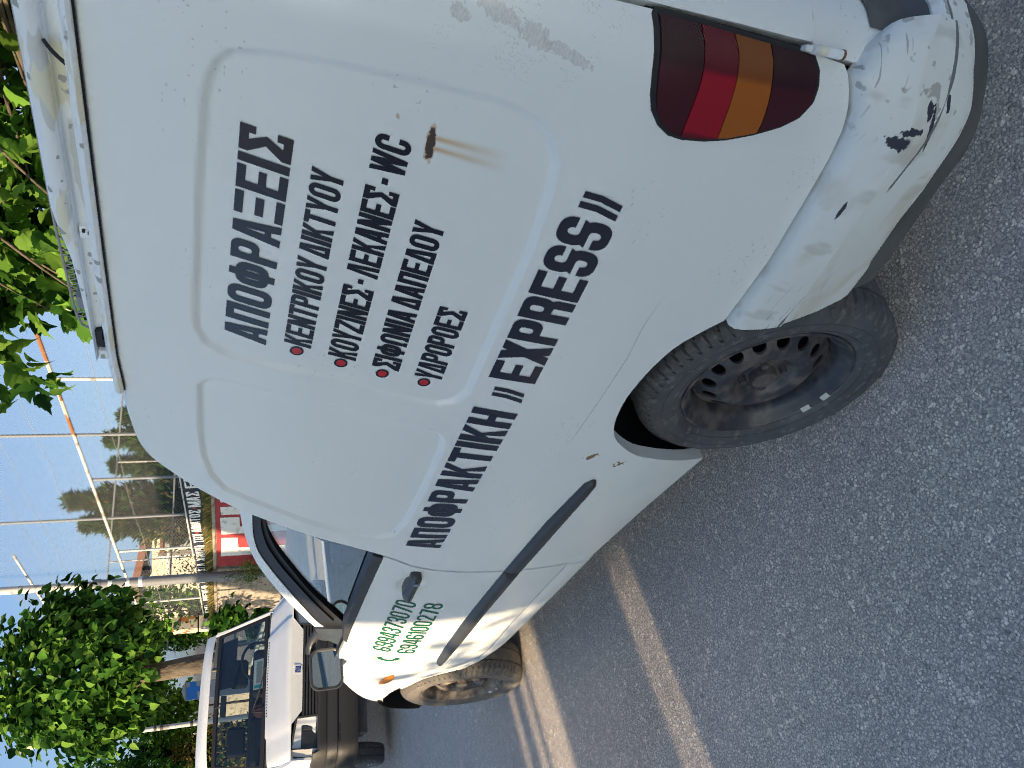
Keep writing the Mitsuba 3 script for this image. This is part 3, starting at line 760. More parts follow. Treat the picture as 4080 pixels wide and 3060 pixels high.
sail = Polygon([(1.19, 1.0), (1.02, 1.0), (1.05, 1.06), (1.115, 1.088), (1.15, 1.05)])
arm.append(skin(sail, .02, lambda x, z, o=0: G(x, z, o), flange=.03, top=.012))
add(f"{MK}__arm", cat(arm), "black_plastic", smooth=50)
mm2 = mirror_y(cat([hm] + arm))
add(f"{van}__wing_mirror", mm2, "black_plastic", smooth=60)

# ---------------------------------------------------------------- wheels
def tyre_mesh(R=.290, rb=.1905, w=.165, n=480, blocks=68):
    pr = [(rb - .004, .012), (rb + .002, .002), (rb + .012, -.006), (rb + .018, -.0085), (rb + .0185, -.0105), (rb + .021, -.0105), (rb + .0215, -.009), (rb + .03, -.012), (rb + .045, -.0132), (rb + .0455, -.0145), (rb + .048, -.0145), (rb + .0485, -.0132), (rb + .055, -.0135), (rb + .060, -.0128), (rb + .066, -.0118), (rb + .072, -.010), (R - .020, -.0045), (R - .018, -.004), (R - .010, .004), (R - .005, .012), (R - .002, .022), (R, .038), (R - .0005, .045), (R - .008, .047), (R - .008, .053), (R, .055), (R + .001, .080), (R, .105), (R - .008, .107), (R - .008, .113), (R, .115), (R - .003, .135), (R - .012, .150), (R - .03, .158), (rb + .03, .165), (rb, .15)]
    m = revolve(pr, n)
    v = np.array(m.vertices)
    a = np.arctan2(v[:, 2], v[:, 0]); r = np.hypot(v[:, 0], v[:, 2])
    ph = (a / (2 * np.pi) * blocks + np.clip((v[:, 1]) / .05, -1, 3) * .35) % 1.0
    sh = (r > R - .022) & (((v[:, 1] < .045) & (v[:, 1] > -.006)) | ((v[:, 1] > .115) & (v[:, 1] < .155)))
    lt_ = (np.abs(r - (R - .036)) < .009) & (v[:, 1] < .02)
    dep = np.where(sh & (ph < .17), .0075, 0)
    v[:, 1] -= np.where(lt_ & ((np.sin(a * 61) + np.sin(a * 23 + 1)) > .5) & (np.sin(a * 5) > -.2), .0016, 0)
    k = 1 - dep / r
    v[:, 0] *= k; v[:, 2] *= k
    return M(v, m.faces)


def rim_parts(holes=15):
    fl_ = revolve([(.186, .012), (.1925, .004), (.1915, -.001), (.186, -.002), (.180, .004), (.174, .014), (.168, .020), (.162, .028), (.1585, .040), (.157, .055), (.154, .066), (.1535, .080), (.1535, .13)], 120)
    rp = PC([.027, .045, .060, .066, .072, .085, .100, .112, .125, .138, .149, .154], [.034, .037, .036, .027, .020, .014, .015, .021, .030, .040, .048, .050])
    R0 = .1
    strip = sbox(0, .0275, 2 * math.pi * R0, .154)
    hs = []
    for k in range(holes):
        a = (k + .5) / holes * 2 * math.pi * R0
        hs.append(shapely.affinity.scale(Point(a, .1225).buffer(.0150, quad_segs=7), xfact=R0 / .1225, yfact=.92))
    P = strip.difference(unary_union(hs))
    fm_ = lambda s, r, o=0: np.stack([np.asarray(r) * np.cos(np.asarray(s) / R0), rp(r) - o, np.asarray(r) * np.sin(np.asarray(s) / R0)], -1)
    dish = skin(P, .0055, fm_, flange=.006)
    bolts = []
    for k in range(4):
        a = k * math.pi / 2 + .5
        bolts.append(trimesh.creation.cylinder(.0088, .02, sections=6).apply_transform(trimesh.transformations.rotation_matrix(math.pi / 2, [1, 0, 0])).apply_translation([.046 * math.cos(a), .030, .046 * math.sin(a)]))
    capm = revolve([(.030, .06), (.030, .026), (.0275, .014), (.018, .009), (.0, .007)], 40)
    drum = revolve([(.0, .094), (.145, .094), (.148, .13)], 40)
    wts = []
    for a0 in (-2.10, -1.80):
        aa = np.linspace(a0, a0 + .12, 5)
        wts.append(grid(np.stack([np.stack([r_ * np.cos(aa), 0 * aa + d_, r_ * np.sin(aa)], -1) for r_, d_ in ((.1905, -.0045), (.184, -.0045), (.178, .002))], 1)))
    return (fl_, dish, *bolts, capm, drum, *wts)


TY = tyre_mesh()
RIM = rim_parts()
ply_cache = {}


def wheel(parent, name, x, y, z, side=1, steer=0., camber=0., dusty=False, scale=1.0, label=None, Mx=None):
    k = numbered(f"{parent}__{name}")
    base = np.eye(4)
    if side < 0:
        base = trimesh.transformations.rotation_matrix(math.pi, [0, 0, 1])
    A = trimesh.transformations.rotation_matrix(steer, [0, 0, 1]) @ trimesh.transformations.rotation_matrix(camber, [1, 0, 0]) @ base
    A = trimesh.transformations.translation_matrix([x, y, z]) @ A @ np.diag([scale, scale, scale, 1])
    if Mx is not None:
        A = Mx @ A
    names = ("tyre", "rim", "wheel_dish", "bolt", "bolt", "bolt", "bolt", "hub_cap", "brake_drum", "balance_weight", "balance_weight")
    tm, rm = ("tyre_dusty", "rim_dusty") if dusty else ("tyre_rubber", "rim_steel")
    mats = (tm, rm, rm, rm, rm, rm, rm, rm, "under_dark", "steel_pale", "steel_pale")
    for iq, (nm, m, mt) in enumerate(zip(names, (TY,) + RIM, mats)):
        ck = iq
        if ck not in ply_cache:
            ply_cache[ck] = mikit.ply(m, "rubber", smooth=40)
        kk = k if nm == "tyre" else numbered(f"{k}__{nm}")
        scene[kk] = {**ply_cache[ck], "bsdf": {"type": "ref", "id": mt}, "to_world": T4(A.tolist())}
    if label:
        lab(k, label)
    return k


wheel(van, "wheel", 2.598, .071, .284, steer=.008, camber=math.radians(-1.8), label="black steel rear wheel with a ring of round holes")
wheel(van, "wheel", -.006, .072, .283, steer=.018, camber=math.radians(-4), dusty=True, label="dusty front wheel half in sunlight")
wheel(van, "wheel", 2.598, 2 * HW - .071, .284, side=-1)
wheel(van, "wheel", 0, 2 * HW - .074, .284, side=-1)
# wheel housings and underbody
for x0, rad, key in ((2.64, .375, "wheel_housing"), (0.0, .40, "wheel_housing")):
    a = np.linspace(.06 if x0 > 1 else .0, math.pi - (.0), 40)
    xs, zs = (x0 - .02 if x0 > 1 else 0) + rad * np.cos(a) * (1.0), .285 + rad * .98 * np.sin(a)
    yo = .045 if x0 > 1 else .085
    hs = grid(np.stack([np.stack([xs, 0 * xs + yo + .02 * (zs < .4), zs], -1), np.stack([xs, 0 * xs + .34, zs], -1)], 1))
    disc = M(np.vstack([np.stack([xs, 0 * xs + .34, zs], -1), [[x0, .34, .2]]]), [[i, i + 1, len(xs)] for i in range(len(xs) - 1)])
    add(f"{van}__{key}", cat([hs, disc]), "under_dark")
    add(f"{van}__{key}", mirror_y(cat([hs, disc])), "under_dark")
add(f"{van}__underbody", cat([boxm(.42, 2.2, .14, 1.53, .22, .40), boxm(3.05, 3.36, .16, 1.5, .36, .62), boxm(2.2, 3.05, .36, 1.31, .28, .7), boxm(-.7, .42, .40, 1.27, .2, .6)]), "under_dark")
add(f"{van}__load_floor", boxm(1.95, 3.36, .16, 1.51, .60, .62), "interior_grey")
add(f"{van}__bulkhead", boxm(2.03, 2.05, .14, 1.53, .45, 1.36), "interior_grey")
# front bumper corner, simple nose
fb = Polygon([(-.385, .24), (-.385, .33), (-.375, .44), (-.36, .53), (U0, .53), (U0, .22), (-.5, .21)])
fbump = skin(fb, .03, B, flange=.03, top=.012)
add(f"{van}__front_bumper", cat([fbump, mirror_y(fbump)]), "white_paint", smooth=38)
nose = Polygon([(-.77, .535), (-.75, .638), (U0, .70), (U0, .535)])
nm_ = skin(nose, .03, B, flange=.03, top=-.004)
add(f"{van}__grille", cat([nm_, mirror_y(nm_)]), "black_plastic", smooth=38)
# cab interior
add(f"{van}__dashboard", cat([boxm(.72, 1.08, .22, 1.45, .70, .93, .03), boxm(.98, 1.14, .34, .66, .88, 1.0, .025)]), "interior_grey", smooth=40)
sw = trimesh.creation.torus(.175, .014, 40, 12)
sw.apply_transform(trimesh.transformations.rotation_matrix(math.radians(62), [0, 1, 0])); sw.apply_translation([1.27, .50, .96])
add(f"{van}__steering_wheel", cat([sw, tube([(1.27, .5, .96), (1.05, .5, .88)], .022, 10), tube([(1.27, .34, .94), (1.27, .66, .94)], .014, 8)]), "interior_dark", smooth=50)
for yy in (.50, 1.17):
    add(f"{van}__seat", cat([boxm(1.45, 1.92, yy - .24, yy + .24, .48, .62, .04), boxm(1.80, 1.94, yy - .23, yy + .23, .60, 1.12, .05), boxm(1.83, 1.92, yy - .12, yy + .12, 1.15, 1.29, .035)]), "interior_grey", smooth=50)

# ---------------------------------------------------------------- lettering: a small block font
def glyphs():
    W, S, Tt = .60, .215, .17
    bx = lambda a, b, c, d: sbox(min(a, c), min(b, d), max(a, c), max(b, d))
    def rring(x0, y0, x1, y1, s, t, r=None):
        w, h = x1 - x0, y1 - y0
        r = min(.24 if r is None else r, w / 2 - .001, h / 2 - .001)
        o = sbox(x0 + r, y0 + r, x1 - r, y1 - r).buffer(r, quad_segs=5)
        iw, ih = w - 2 * s, h - 2 * t
        r2 = max(.01, min(r - min(s, t) * .8, iw / 2 - .001, ih / 2 - .001))
        return o.difference(sbox(x0 + s + r2, y0 + t + r2, x1 - s - r2, y1 - t - r2).buffer(r2, quad_segs=4))
    U = lambda *a: unary_union([g.buffer(0) for g in a])
    PG = Polygon
    def font(W, S, Tt):
        g = {}
        g["I"] = bx(0, 0, S, 1)
        g["A"] = PG([(0, 0), (S * .95, 0), (S * .95 + .035, .2), (W - S * .95 - .035, .2), (W - S * .95, 0), (W, 0), (W / 2 + S * .72, 1), (W / 2 - S * .72, 1)]).difference(PG([(S * .95 + .06, .34), (W - S * .95 - .06, .34), (W / 2, .80)]))
        g["L"] = PG([(0, 0), (S, 0), (W / 2, .80), (W - S, 0), (W, 0), (W / 2 + S * .72, 1), (W / 2 - S * .72, 1)])  # lambda
        g["D"] = PG([(0, 0), (W, 0), (W / 2 + S * .72, 1), (W / 2 - S * .72, 1)]).difference(PG([(S * 1.05, Tt), (W - S * 1.05, Tt), (W / 2, .80)]))  # delta
        g["P"] = U(bx(0, 0, S, 1), bx(W - S, 0, W, 1), bx(0, 1 - Tt, W, 1))  # pi
        g["G"] = U(bx(0, 0, S, 1), bx(0, 1 - Tt, W, 1))
        g["O"] = rring(0, 0, W, 1, S, Tt)
        g["F"] = U(rring(-.06, .14, W + .06, .86, S, Tt * .9), bx(W / 2 - S / 2, 0, W / 2 + S / 2, 1))  # phi
        g["R"] = U(bx(0, 0, S, 1), rring(0, .40, W, 1, S, Tt * .9, .2), bx(0, .40, S, 1), bx(0, 1 - Tt * .9, S * 1.2, 1))  # rho
        g["r"] = U(g["R"], PG([(W - S, 0), (W, 0), (W, .38), (W - .06, .47), (S, .47), (S, .40), (W - S, .38)]))
        g["X"] = U(bx(0, 1 - Tt, W, 1), bx(.06, .5 - Tt / 2, W - .06, .5 + Tt / 2), bx(0, 0, W, Tt))  # xi
        g["E"] = U(bx(0, 0, S, 1), bx(0, 1 - Tt, W, 1), bx(0, .5 - Tt * .45, W - .05, .5 + Tt * .45), bx(0, 0, W, Tt))
        g["S"] = PG([(0, 0), (W, 0), (W, .30), (W - S * .8, .30), (W - S * .8, Tt), (S * 1.3, Tt), (W * .78, .5), (S * 1.3, 1 - Tt), (W - S * .8, 1 - Tt), (W - S * .8, .70), (W, .70), (W, 1), (0, 1), (0, 1 - Tt), (W * .40, .5), (0, Tt)])  # sigma
        g["K"] = U(bx(0, 0, S, 1), PG([(S, .36), (S, .62), (W - S * 1.05, 1), (W, 1), (W * .62, .56), (W, 0), (W - S * 1.1, 0), (S * 1.35, .46)]))
        g["N"] = U(bx(0, 0, S, 1), bx(W - S, 0, W, 1), PG([(0, 1), (S, 1), (W, 0), (W - S, 0)]))
        g["T"] = U(bx(W / 2 - S / 2, 0, W / 2 + S / 2, 1), bx(0, 1 - Tt, W, 1))
        g["Y"] = U(bx(W / 2 - S / 2, 0, W / 2 + S / 2, .45), PG([(0, 1), (S, 1), (W / 2, .62), (W - S, 1), (W, 1), (W / 2 + S / 2, .38), (W / 2 - S / 2, .38)]))
        g["Z"] = U(bx(0, 1 - Tt, W, 1), bx(0, 0, W, Tt), PG([(0, Tt * .9), (S * 1.1, Tt * .9), (W, 1 - Tt * .9), (W - S * 1.1, 1 - Tt * .9)]))
        g["H"] = U(bx(0, 0, S, 1), bx(W - S, 0, W, 1), bx(0, .5 - Tt / 2, W, .5 + Tt / 2))
        g["M"] = U(bx(0, 0, S * .85, 1), bx(W * 1.2 - S * .85, 0, W * 1.2, 1), PG([(0, 1), (S, 1), (W * .6, .35), (W * 1.2 - S, 1), (W * 1.2, 1), (W * .6 + S * .4, 0), (W * .6 - S * .4, 0)]))
        g["V"] = U(rring(0, .0, W, 1, S, Tt).difference(bx(S, -.1, W - S, .5)), bx(0, 0, W * .42, Tt * .8), bx(W * .58, 0, W, Tt * .8)).difference(bx(S * .9, Tt * .8, W - S * .9, .3))  # omega
        g["B"] = U(bx(0, 0, S, 1), rring(0, .46, W, 1, S, Tt * .8, .2), rring(0, 0, W, .56, S, Tt * .8, .2), bx(0, 0, S * 1.2, 1).intersection(bx(0, 0, S, 1)))
        g["C"] = rring(0, 0, W, 1, S, Tt).difference(bx(W - S - .02, .36, W + .1, .64))
        a, c = rring(0, .5 - Tt / 2, W, 1, S, Tt), rring(0, 0, W, .5 + Tt / 2, S, Tt)
        g["s"] = U(a.difference(bx(W / 2, .5 + Tt / 2, W + .1, .70)), c.difference(bx(-.1, .30, W / 2, .5 - Tt / 2)))
        g["x"] = U(PG([(0, 0), (S * 1.15, 0), (W, 1), (W - S * 1.15, 1)]), PG([(W, 0), (W - S * 1.15, 0), (0, 1), (S * 1.15, 1)]))
        w2 = W * 1.45
        g["W"] = U(*[PG([(x0, 1), (x0 + S * .9, 1), (x1 + S * .9, 0), (x1, 0)]) for x0, x1 in ((0, w2 * .17), (w2 / 2 - S * .45, w2 * .17), (w2 / 2 - S * .45, w2 * .83 - S * .9), (w2 - S * .9, w2 * .83 - S * .9))])
        g["-"] = bx(.02, .40, .24, .58)
        g["q"] = U(*[PG([(x, 1), (x + S * .95, 1), (x + S * .95 + .02, .55), (x + S * .95 - .10, 0), (x - .10, 0), (x + .02, .55)]) for x in (.12, .12 + S * 1.5)])
        g["Q"] = g["q"]
        g["0"] = g["O"]
        g["8"] = U(a, c)
        g["3"] = U(a.difference(bx(-.1, .5 + Tt / 2, W / 2, .72)), c.difference(bx(-.1, .28, W / 2, .5 - Tt / 2))).difference(bx(-.1, .5 - Tt, S * .9, .5 + Tt))
        g["6"] = U(rring(0, 0, W, 1, S, Tt).difference(bx(W / 2, .30, W + .1, .72)), rring(0, 0, W, .58, S, Tt))
        g["9"] = shapely.affinity.rotate(g["6"], 180, origin=(W / 2, .5))
        g["7"] = U(bx(0, 1 - Tt, W, 1), PG([(W * .22, 0), (W * .22 + S * 1.1, 0), (W, 1 - Tt), (W, 1), (W - S * 1.1, 1)]))
        g["1"] = U(bx(S * .6, 0, S * 1.6, 1), PG([(S * .6, .80), (0, .72), (0, .84), (S * .8, 1)]))
        g["4"] = U(bx(W - S * 1.35, 0, W - S * .35, 1), bx(0, .20, W, .20 + Tt), PG([(0, .20 + Tt * .5), (W * .40, 1), (W * .40 + S * .9, 1), (S * .9, .20 + Tt * .5)]))
        g["2"] = U(a.difference(bx(-.1, .4, W / 2, .72)).difference(bx(-.1, .4, S, .6)).difference(bx(-1, 0, W * .55, .6)), PG([(0, Tt * .6), (S * 1.1, Tt * .6), (W, .60), (W - S * .6, .68), (W * .5, .5)]), bx(0, 0, W, Tt), bx(0, .0, S, Tt))
        return g
    return font


FONT = glyphs()
GR = {"Α": "A", "Π": "P", "Ο": "O", "Φ": "F", "Ρ": "R", "Ξ": "X", "Ε": "E", "Ι": "I", "Σ": "S", "Κ": "K", "Ν": "N", "Τ": "T", "Υ": "Y", "Δ": "D", "Λ": "L", "Ω": "V", "Ζ": "Z", "Η": "H", "Β": "B", "Γ": "G", "Μ": "M", "Χ": "x"}


def word(text, W=.60, S=.215, Tt=.17, gap=.075, space=.26, latin=None):
    g = FONT(W, S, Tt)
    x, out = 0.0, []
    for ch in text:
        if ch == " ":
            x += space; continue
        k = (latin or {}).get(ch) or GR.get(ch, ch)
        q = g[k]
        x0, _, x1, _ = q.bounds
        out.append(shapely.affinity.translate(q, x - x0)); x += x1 - x0 + gap
    P = unary_union(out)
    x0, _, x1, _ = P.bounds
    return shapely.affinity.scale(shapely.affinity.translate(P, -x0), 1 / (x1 - x0), 1, origin=(0, 0))


def place_text(P, TL, BL, TR, BR, fm, top=.0014):
    TL, BL, TR, BR = map(np.array, (TL, BL, TR, BR))
    P = P.segmentize(.02)
    ms = []
    for q in polys(P):
        v, f = tri2(q)
        s, t = v[:, :1], v[:, 1:2]
        w = (1 - s) * ((1 - t) * BL + t * TL) + s * ((1 - t) * BR + t * TR)
        a = w[f]; cr = (a[:, 1, 0] - a[:, 0, 0]) * (a[:, 2, 1] - a[:, 0, 1]) - (a[:, 1, 1] - a[:, 0, 1]) * (a[:, 2, 0] - a[:, 0, 0])
        f = np.where((cr < 0)[:, None], f[:, ::-1], f)
        ms.append(M(fm(w[:, 0], w[:, 1], top), f))
    return cat(ms)


LT = lambda t, c, fm, mt, lb_, **k: add(f"{van}__lettering", place_text(word(t, **k), *c, fm), mt, label=lb_)
LT("ΑΠΟΦΡΑΞΕΙΣ", [(2.713, 1.4108), (2.6979, 1.3463), (3.1481, 1.4041), (3.1351, 1.3408)], BP, "decal_navy", "largest dark line of lettering in the rear field, ΑΠΟΦΡΑΞΕΙΣ", W=.62, S=.222, Tt=.175)
thin = dict(W=.50, S=.180, Tt=.165, gap=.045, space=.15)
LT("ΚΕΝΤΡΙΚΟΥ ΔΙΚΤΥΟΥ", [(2.7168, 1.3194), (2.7073, 1.2758), (3.1005, 1.3157), (3.0916, 1.2741)], BP, "decal_navy", "dark lettering ΚΕΝΤΡΙΚΟΥ ΔΙΚΤΥΟΥ", **thin)
LT("ΚΟΥΖΙΝΕΣ - ΛΕΚΑΝΕΣ - WC", [(2.6994, 1.2478), (2.6908, 1.2009), (3.1728, 1.2469), (3.1646, 1.201)], BP, "decal_navy", "dark lettering ΚΟΥΖΙΝΕΣ - ΛΕΚΑΝΕΣ - WC", latin={"C": "C", "W": "W"}, **thin)
LT("ΣΙΦΩΝΙΑ ΔΑΠΕΔΟΥ", [(2.6857, 1.1733), (2.6784, 1.1258), (3.0395, 1.1722), (3.0328, 1.1293)], BP, "decal_navy", "dark lettering ΣΙΦΩΝΙΑ ΔΑΠΕΔΟΥ", **thin)
LT("ΥΔΡΟΡΟΕΣ", [(2.6735, 1.0978), (2.6633, 1.0488), (2.8667, 1.0981), (2.861, 1.0519)], BP, "decal_navy", "dark lettering ΥΔΡΟΡΟΕΣ, the short bottom line", **thin)
# the long line: Greek word, quoted Latin word
HT, HB, ET, EB, ST, SB = (2.608, .9745), (2.596, .8852), (2.706, .9750), (2.699, .8870), (3.102, .9815), (3.092, .9000)
QA = [(2.6455, .9531), (2.6340, .891), (2.6800, .9552), (2.6716, .8960)]
QB = [(3.1120, .9677), (3.1030, .9067), (3.1474, .9680), (3.1380, .9081)]
big = dict(W=.62, S=.228, Tt=.18, gap=.06)
# the word boundaries below were read off along the line
LT("ΑΠΟΦΡΑΚΤΙΚΗ", [(1.9429, 0.9676), (1.948, 0.8791), HT, HB], BP, "decal_navy", "long dark lettering ΑΠΟΦΡΑΚΤΙΚΗ below the fields", **big)
for Q, nm in ((QA, "opening"), (QB, "closing")):
    for g in polys(word("q", **big)):
        add(f"{van}__lettering", place_text(g, *Q, BP), "decal_navy", label=f"slanted dark bar of the {nm} quotation mark")
LT("ExRrEss", [ET, EB, ST, SB], BP, "decal_navy", "dark Latin lettering EXPRESS in quotation marks", latin={"E": "E", "x": "x", "R": "R", "r": "r", "s": "s"}, **big)
for (u, z) in ((2.6957, 1.2974), (2.6796, 1.2239), (2.6657, 1.1519), (2.6561, 1.0772)):
    disc = lambda r: Polygon([(u + r * math.cos(a) * 1.12, z + r * math.sin(a)) for a in np.linspace(0, 2 * math.pi, 25)[:-1]])
    o = disc(.0112).difference(disc(.0078))
    add(f"{van}__bullet", M(*[(BP(v[:, 0], v[:, 1], .0014), f) for v, f in [sheet2(o, .01)]][0]), "decal_navy")
    add(f"{van}__bullet_centre", M(*[(BP(v[:, 0], v[:, 1], .0014), f) for v, f in [sheet2(disc(.0078), .01)]][0]), "decal_red")
num = dict(W=.52, S=.142, Tt=.118, gap=.085)
LT("6994373070", [(1.0895, 0.9042), (1.0352, 0.8335), (1.5741, 0.9159), (1.5328, 0.8472)], BD, "decal_green", "upper green phone number on the door", **num)
LT("6946100278", [(1.025, 0.8108), (0.9943, 0.741), (1.5349, 0.8237), (1.5136, 0.7606)], BD, "decal_green", "lower green phone number on the door", **num)
ic, ia, ib = np.array([.9528, .8232]), np.array([-.0144, -.0527]) * 1.0, np.array([.0614, .0115])
fi = lambda s, t: ic + s * ia * 1.0 + t * ib * 1.0
ell = lambda k: [tuple(fi(k * math.cos(a), k * math.sin(a) * .98)) for a in np.linspace(0, 2 * math.pi, 49)[:-1]]
el = Polygon(ell(1.0)).difference(Polygon(ell(.955)))
add(f"{van}__phone_ring", M(*[(B(v[:, 0], v[:, 1], .0014), f) for v, f in [sheet2(el, .02)]][0]), "decal_brown")
hs = Polygon([tuple(fi(s, t)) for s, t in [(-.80, .20), (-.74, .32), (-.45, .30), (-.42, .10), (-.25, -.12), (.0, -.22), (.25, -.18), (.45, 0.02), (.48, .22), (.80, .12), (.84, -.06), (.60, -.32), (.25, -.46), (-.10, -.50), (-.45, -.32), (-.75, .02)]]).buffer(0)
add(f"{van}__phone_icon", M(*[(B(v[:, 0], v[:, 1], .0014), f) for v, f in [sheet2(hs, .02)]][0]), "decal_green", label="green telephone receiver symbol in a thin oval")

# ---------------------------------------------------------------- roof rack
rk = thing("roof_rack", "peeling white roof rack with a wire mesh basket above the drip rail of the van", "roof rack")
rx = np.linspace(2.545, 3.36, 70)
topz = np.interp(rx, [2.545, 2.575, 2.633, 2.72, 2.795, 2.865, 2.90, 3.4], [1.6095, 1.6125, 1.6165, 1.6195, 1.624, 1.634, 1.638, 1.638])
secs = []
for k in range(len(rx)):
    h = topz[k]
    zb = 1.6055
    zl = 1.588 if rx[k] > 2.626 else 1.607
    c = [(.165, zl), (.163, max(1.604, zl)), (.160, 1.6085), (.148, 1.611)]
    a = np.linspace(-.5, 1.25 * math.pi / 2 + .3, 9)
    r = max((h - 1.608) / 2, .002)
    c += [(.160 - r * 1.05 * math.cos(t), 1.608 + r + r * math.sin(t)) for t in np.linspace(-1.2, 1.57, 10)]
    c += [(.21, h - .001), (.215, zl)]
    secs.append([(rx[k], y, z) for y, z in c])
rail = grid(np.array(secs))
endc = M(np.vstack([secs[0], [[rx[0], .185, 1.60]]]), [[i, i + 1, len(secs[0])] for i in range(len(secs[0]) - 1)])
add(f"{rk}__side_rail", cat([rail, endc]), "weathered_white", smooth=40, label="white side rail with flaking paint")
rx2 = np.linspace(2.63, 3.36, 30)
blk = Polygon([(2.572, 1.5835), (2.624, 1.5835), (2.622, 1.6085), (2.574, 1.6075)])
hole = shapely.affinity.rotate(shapely.affinity.scale(Point(2.604, 1.5985).buffer(1), .017, .0072), 24)
bk = [M(np.stack([v[:, 0], 0 * v[:, 0] + .158, v[:, 1]], -1), f) for v, f in [sheet2(blk.difference(hole), .01)]]
add(f"{rk}__bracket", cat(bk + [boxm(2.575, 2.62, .157, .17, 1.5985, 1.6065)]), "rubber", label="black clamp plate with an oval hole")
add(f"{rk}__end_cap", cat([boxm(2.548, 2.571, .150, .20, 1.584, 1.606, .003)]), "weathered_white", smooth=40)
add(f"{rk}__lug", cat([boxm(2.845, 2.868, .153, .166, 1.585, 1.607, .002)]), "weathered_white", smooth=40)
for xx in (2.86, 2.8635):
    add(f"{rk}__bolt", trimesh.creation.cylinder(.0022, .006, sections=8).apply_transform(trimesh.transformations.rotation_matrix(math.pi / 2, [1, 0, 0])).apply_translation([xx, .1515, 1.594 + (xx - 2.86) * 2]), "rubber")
add(f"{rk}__cord", tube(catmull([(3.172, .146, 1.6115), (3.160, .144, 1.604), (3.142, .146, 1.590)], 5), .0024, 8), "rubber", smooth=40, label="short black cord over the rail")
ms = []
for d in (1, -1):
    for k in range(40):
        x0 = 2.50 + k * .0125
        a, b = (x0, 1.590), (x0 + d * .030, 1.660)
        seg = LineString([a, b]).intersection(Polygon([(2.53, 1.60), (2.543, 1.637), (2.596, 1.6455), (2.667, 1.6475), (2.732, 1.649), (2.81, 1.651), (2.95, 1.651), (2.95, 1.60)]))
        if seg.length > .006:
            c = np.asarray(seg.coords)
            ms.append(tube([(c[0][0], .225, c[0][1]), (c[-1][0], .225, c[-1][1])], .0009, 4, False))
add(f"{rk}__mesh", cat(ms), "wire", kind="stuff", label="diamond wire mesh of the basket")
add(f"{rk}__mesh_rim", tube(catmull([(2.525, .225, 1.592), (2.543, .225, 1.637), (2.596, .225, 1.6455), (2.667, .225, 1.6475), (2.81, .225, 1.651), (3.30, .225, 1.651)], 6), .0022, 8), "steel_grey", smooth=40)
add(f"{rk}__cross_bar", cat([boxm(x, x + .03, .2, 2 * HW - .2, 1.612, 1.636, .004) for x in (2.62, 3.15)] + [boxm(2.6, 3.36, 2 * HW - .21, 2 * HW - .16, 1.59, 1.64, .005)] + [boxm(x, x + .03, y, y + .02, 1.60, 1.63) for x in (2.62, 3.15) for y in (.2, 2 * HW - .22)]), "steel_grey")
add(f"{rk}__load", boxm(2.60, 3.3, .27, 1.2, 1.600, 1.646, .004), "interior_dark")

# ---------------------------------------------------------------- the parked hatchback, facing the van
HX = np.eye(4)
ps, ph = 0.080, -0.069
Rz = np.array([[math.cos(ps), math.sin(ps), 0], [-math.sin(ps), math.cos(ps), 0], [0, 0, 1]])
Rx = np.array([[1, 0, 0], [0, math.cos(ph), -math.sin(ph)], [0, math.sin(ph), math.cos(ph)]])
HX[:3, :3] = Rz @ Rx
HX[:3, 3] = [-2.788, 0.909, -0.057]
car = thing("parked_hatchback", "boxy white hatchback with black grille and bumper parked nose to nose with the van", "car")


def cadd(name, m, mt, smooth=38, label=None, kind=None):
    m = m.copy(); m.apply_transform(HX)
    return add(f"{car}__{name}", m, mt, smooth=smooth, label=label, kind=kind)


def loft(secs_):
    return grid(np.array(secs_))


hw = .665   # half width
# bonnet: ridge at the front, rising to the scuttle; the sides roll over into the wings
def bonnet_sec(x, z, w):
    c = [(-w, z - .10), (-w + .004, z - .05), (-w + .02, z - .018), (-w + .055, z - .002)]
    c += [(y, z + .018 * (1 - (y / w) ** 2) + (.010 if abs(y) < .40 else 0)) for y in (-.56, -.47, -.415, -.395, -.3, -.15, 0, .15, .3, .395, .415, .47, .56)]
    c += [(-a, b) for a, b in c[:4][::-1]]
    return [(x, y, zz) for y, zz in c]


bsec = [bonnet_sec(x, z, w) for x, z, w in ((.0, .735, .640), (-.002, .79, .642), (-.012, .812, .645), (-.04, .826, .65), (-.12, .840, .655), (-.30, .868, .66), (-.50, .897, .663), (-.70, .925, .665), (-.735, .930, .665))]
bsec[0] = [(x, y, min(z, .735) if abs(y) < .38 else .812) for x, y, z in bsec[0]]
bsec[1] = [(x, y, z if abs(y) < .38 else .814) for x, y, z in bsec[1]]
cadd("bonnet", loft(bsec), "car_paint", label="white bonnet with a row of vent slots along its rear edge")
# wings and body side
side = lambda y: [[(x, y, z) for z in (.35, .6, .80, .84 + max(0, -x) * .09)] for x in (-.02, -.2, -.5, -.9, -1.4, -2.0, -2.8, -3.2)]
arch = Polygon([(-.02, .40), (-.02, .80), (-.75, .93), (-3.2, .95), (-3.25, .35), (-2.95, .30)] + [(-2.65 + .30 * math.cos(a), .29 + .30 * math.sin(a)) for a in np.linspace(math.pi, 0, 16)][::-1][::-1] + [(-2.3, .25), (-1.0, .25)] + [(-.60 + .31 * math.cos(a), .29 + .31 * math.sin(a)) for a in np.linspace(math.pi, 0.2, 16)]).buffer(0)
for s in (-1, 1):
    m = skin(arch, .08, lambda x, z, o=0: np.stack([x, s * (hw + .005 - o * -1 - .02 * np.clip((np.asarray(z) - .8) / .15, 0, 1) - .025 * np.clip((np.asarray(x) + .25) / .25, 0, 1) ** 2 + (0)), z], -1), flange=.02)
    cadd("wing", m, "car_paint")
cadd("body_shell", cat([boxm(-3.25, -.75, -hw + .03, hw - .03, .3, .80), boxm(-.73, -.05, -.38, .38, .3, .72)]), "under_dark", smooth=False)
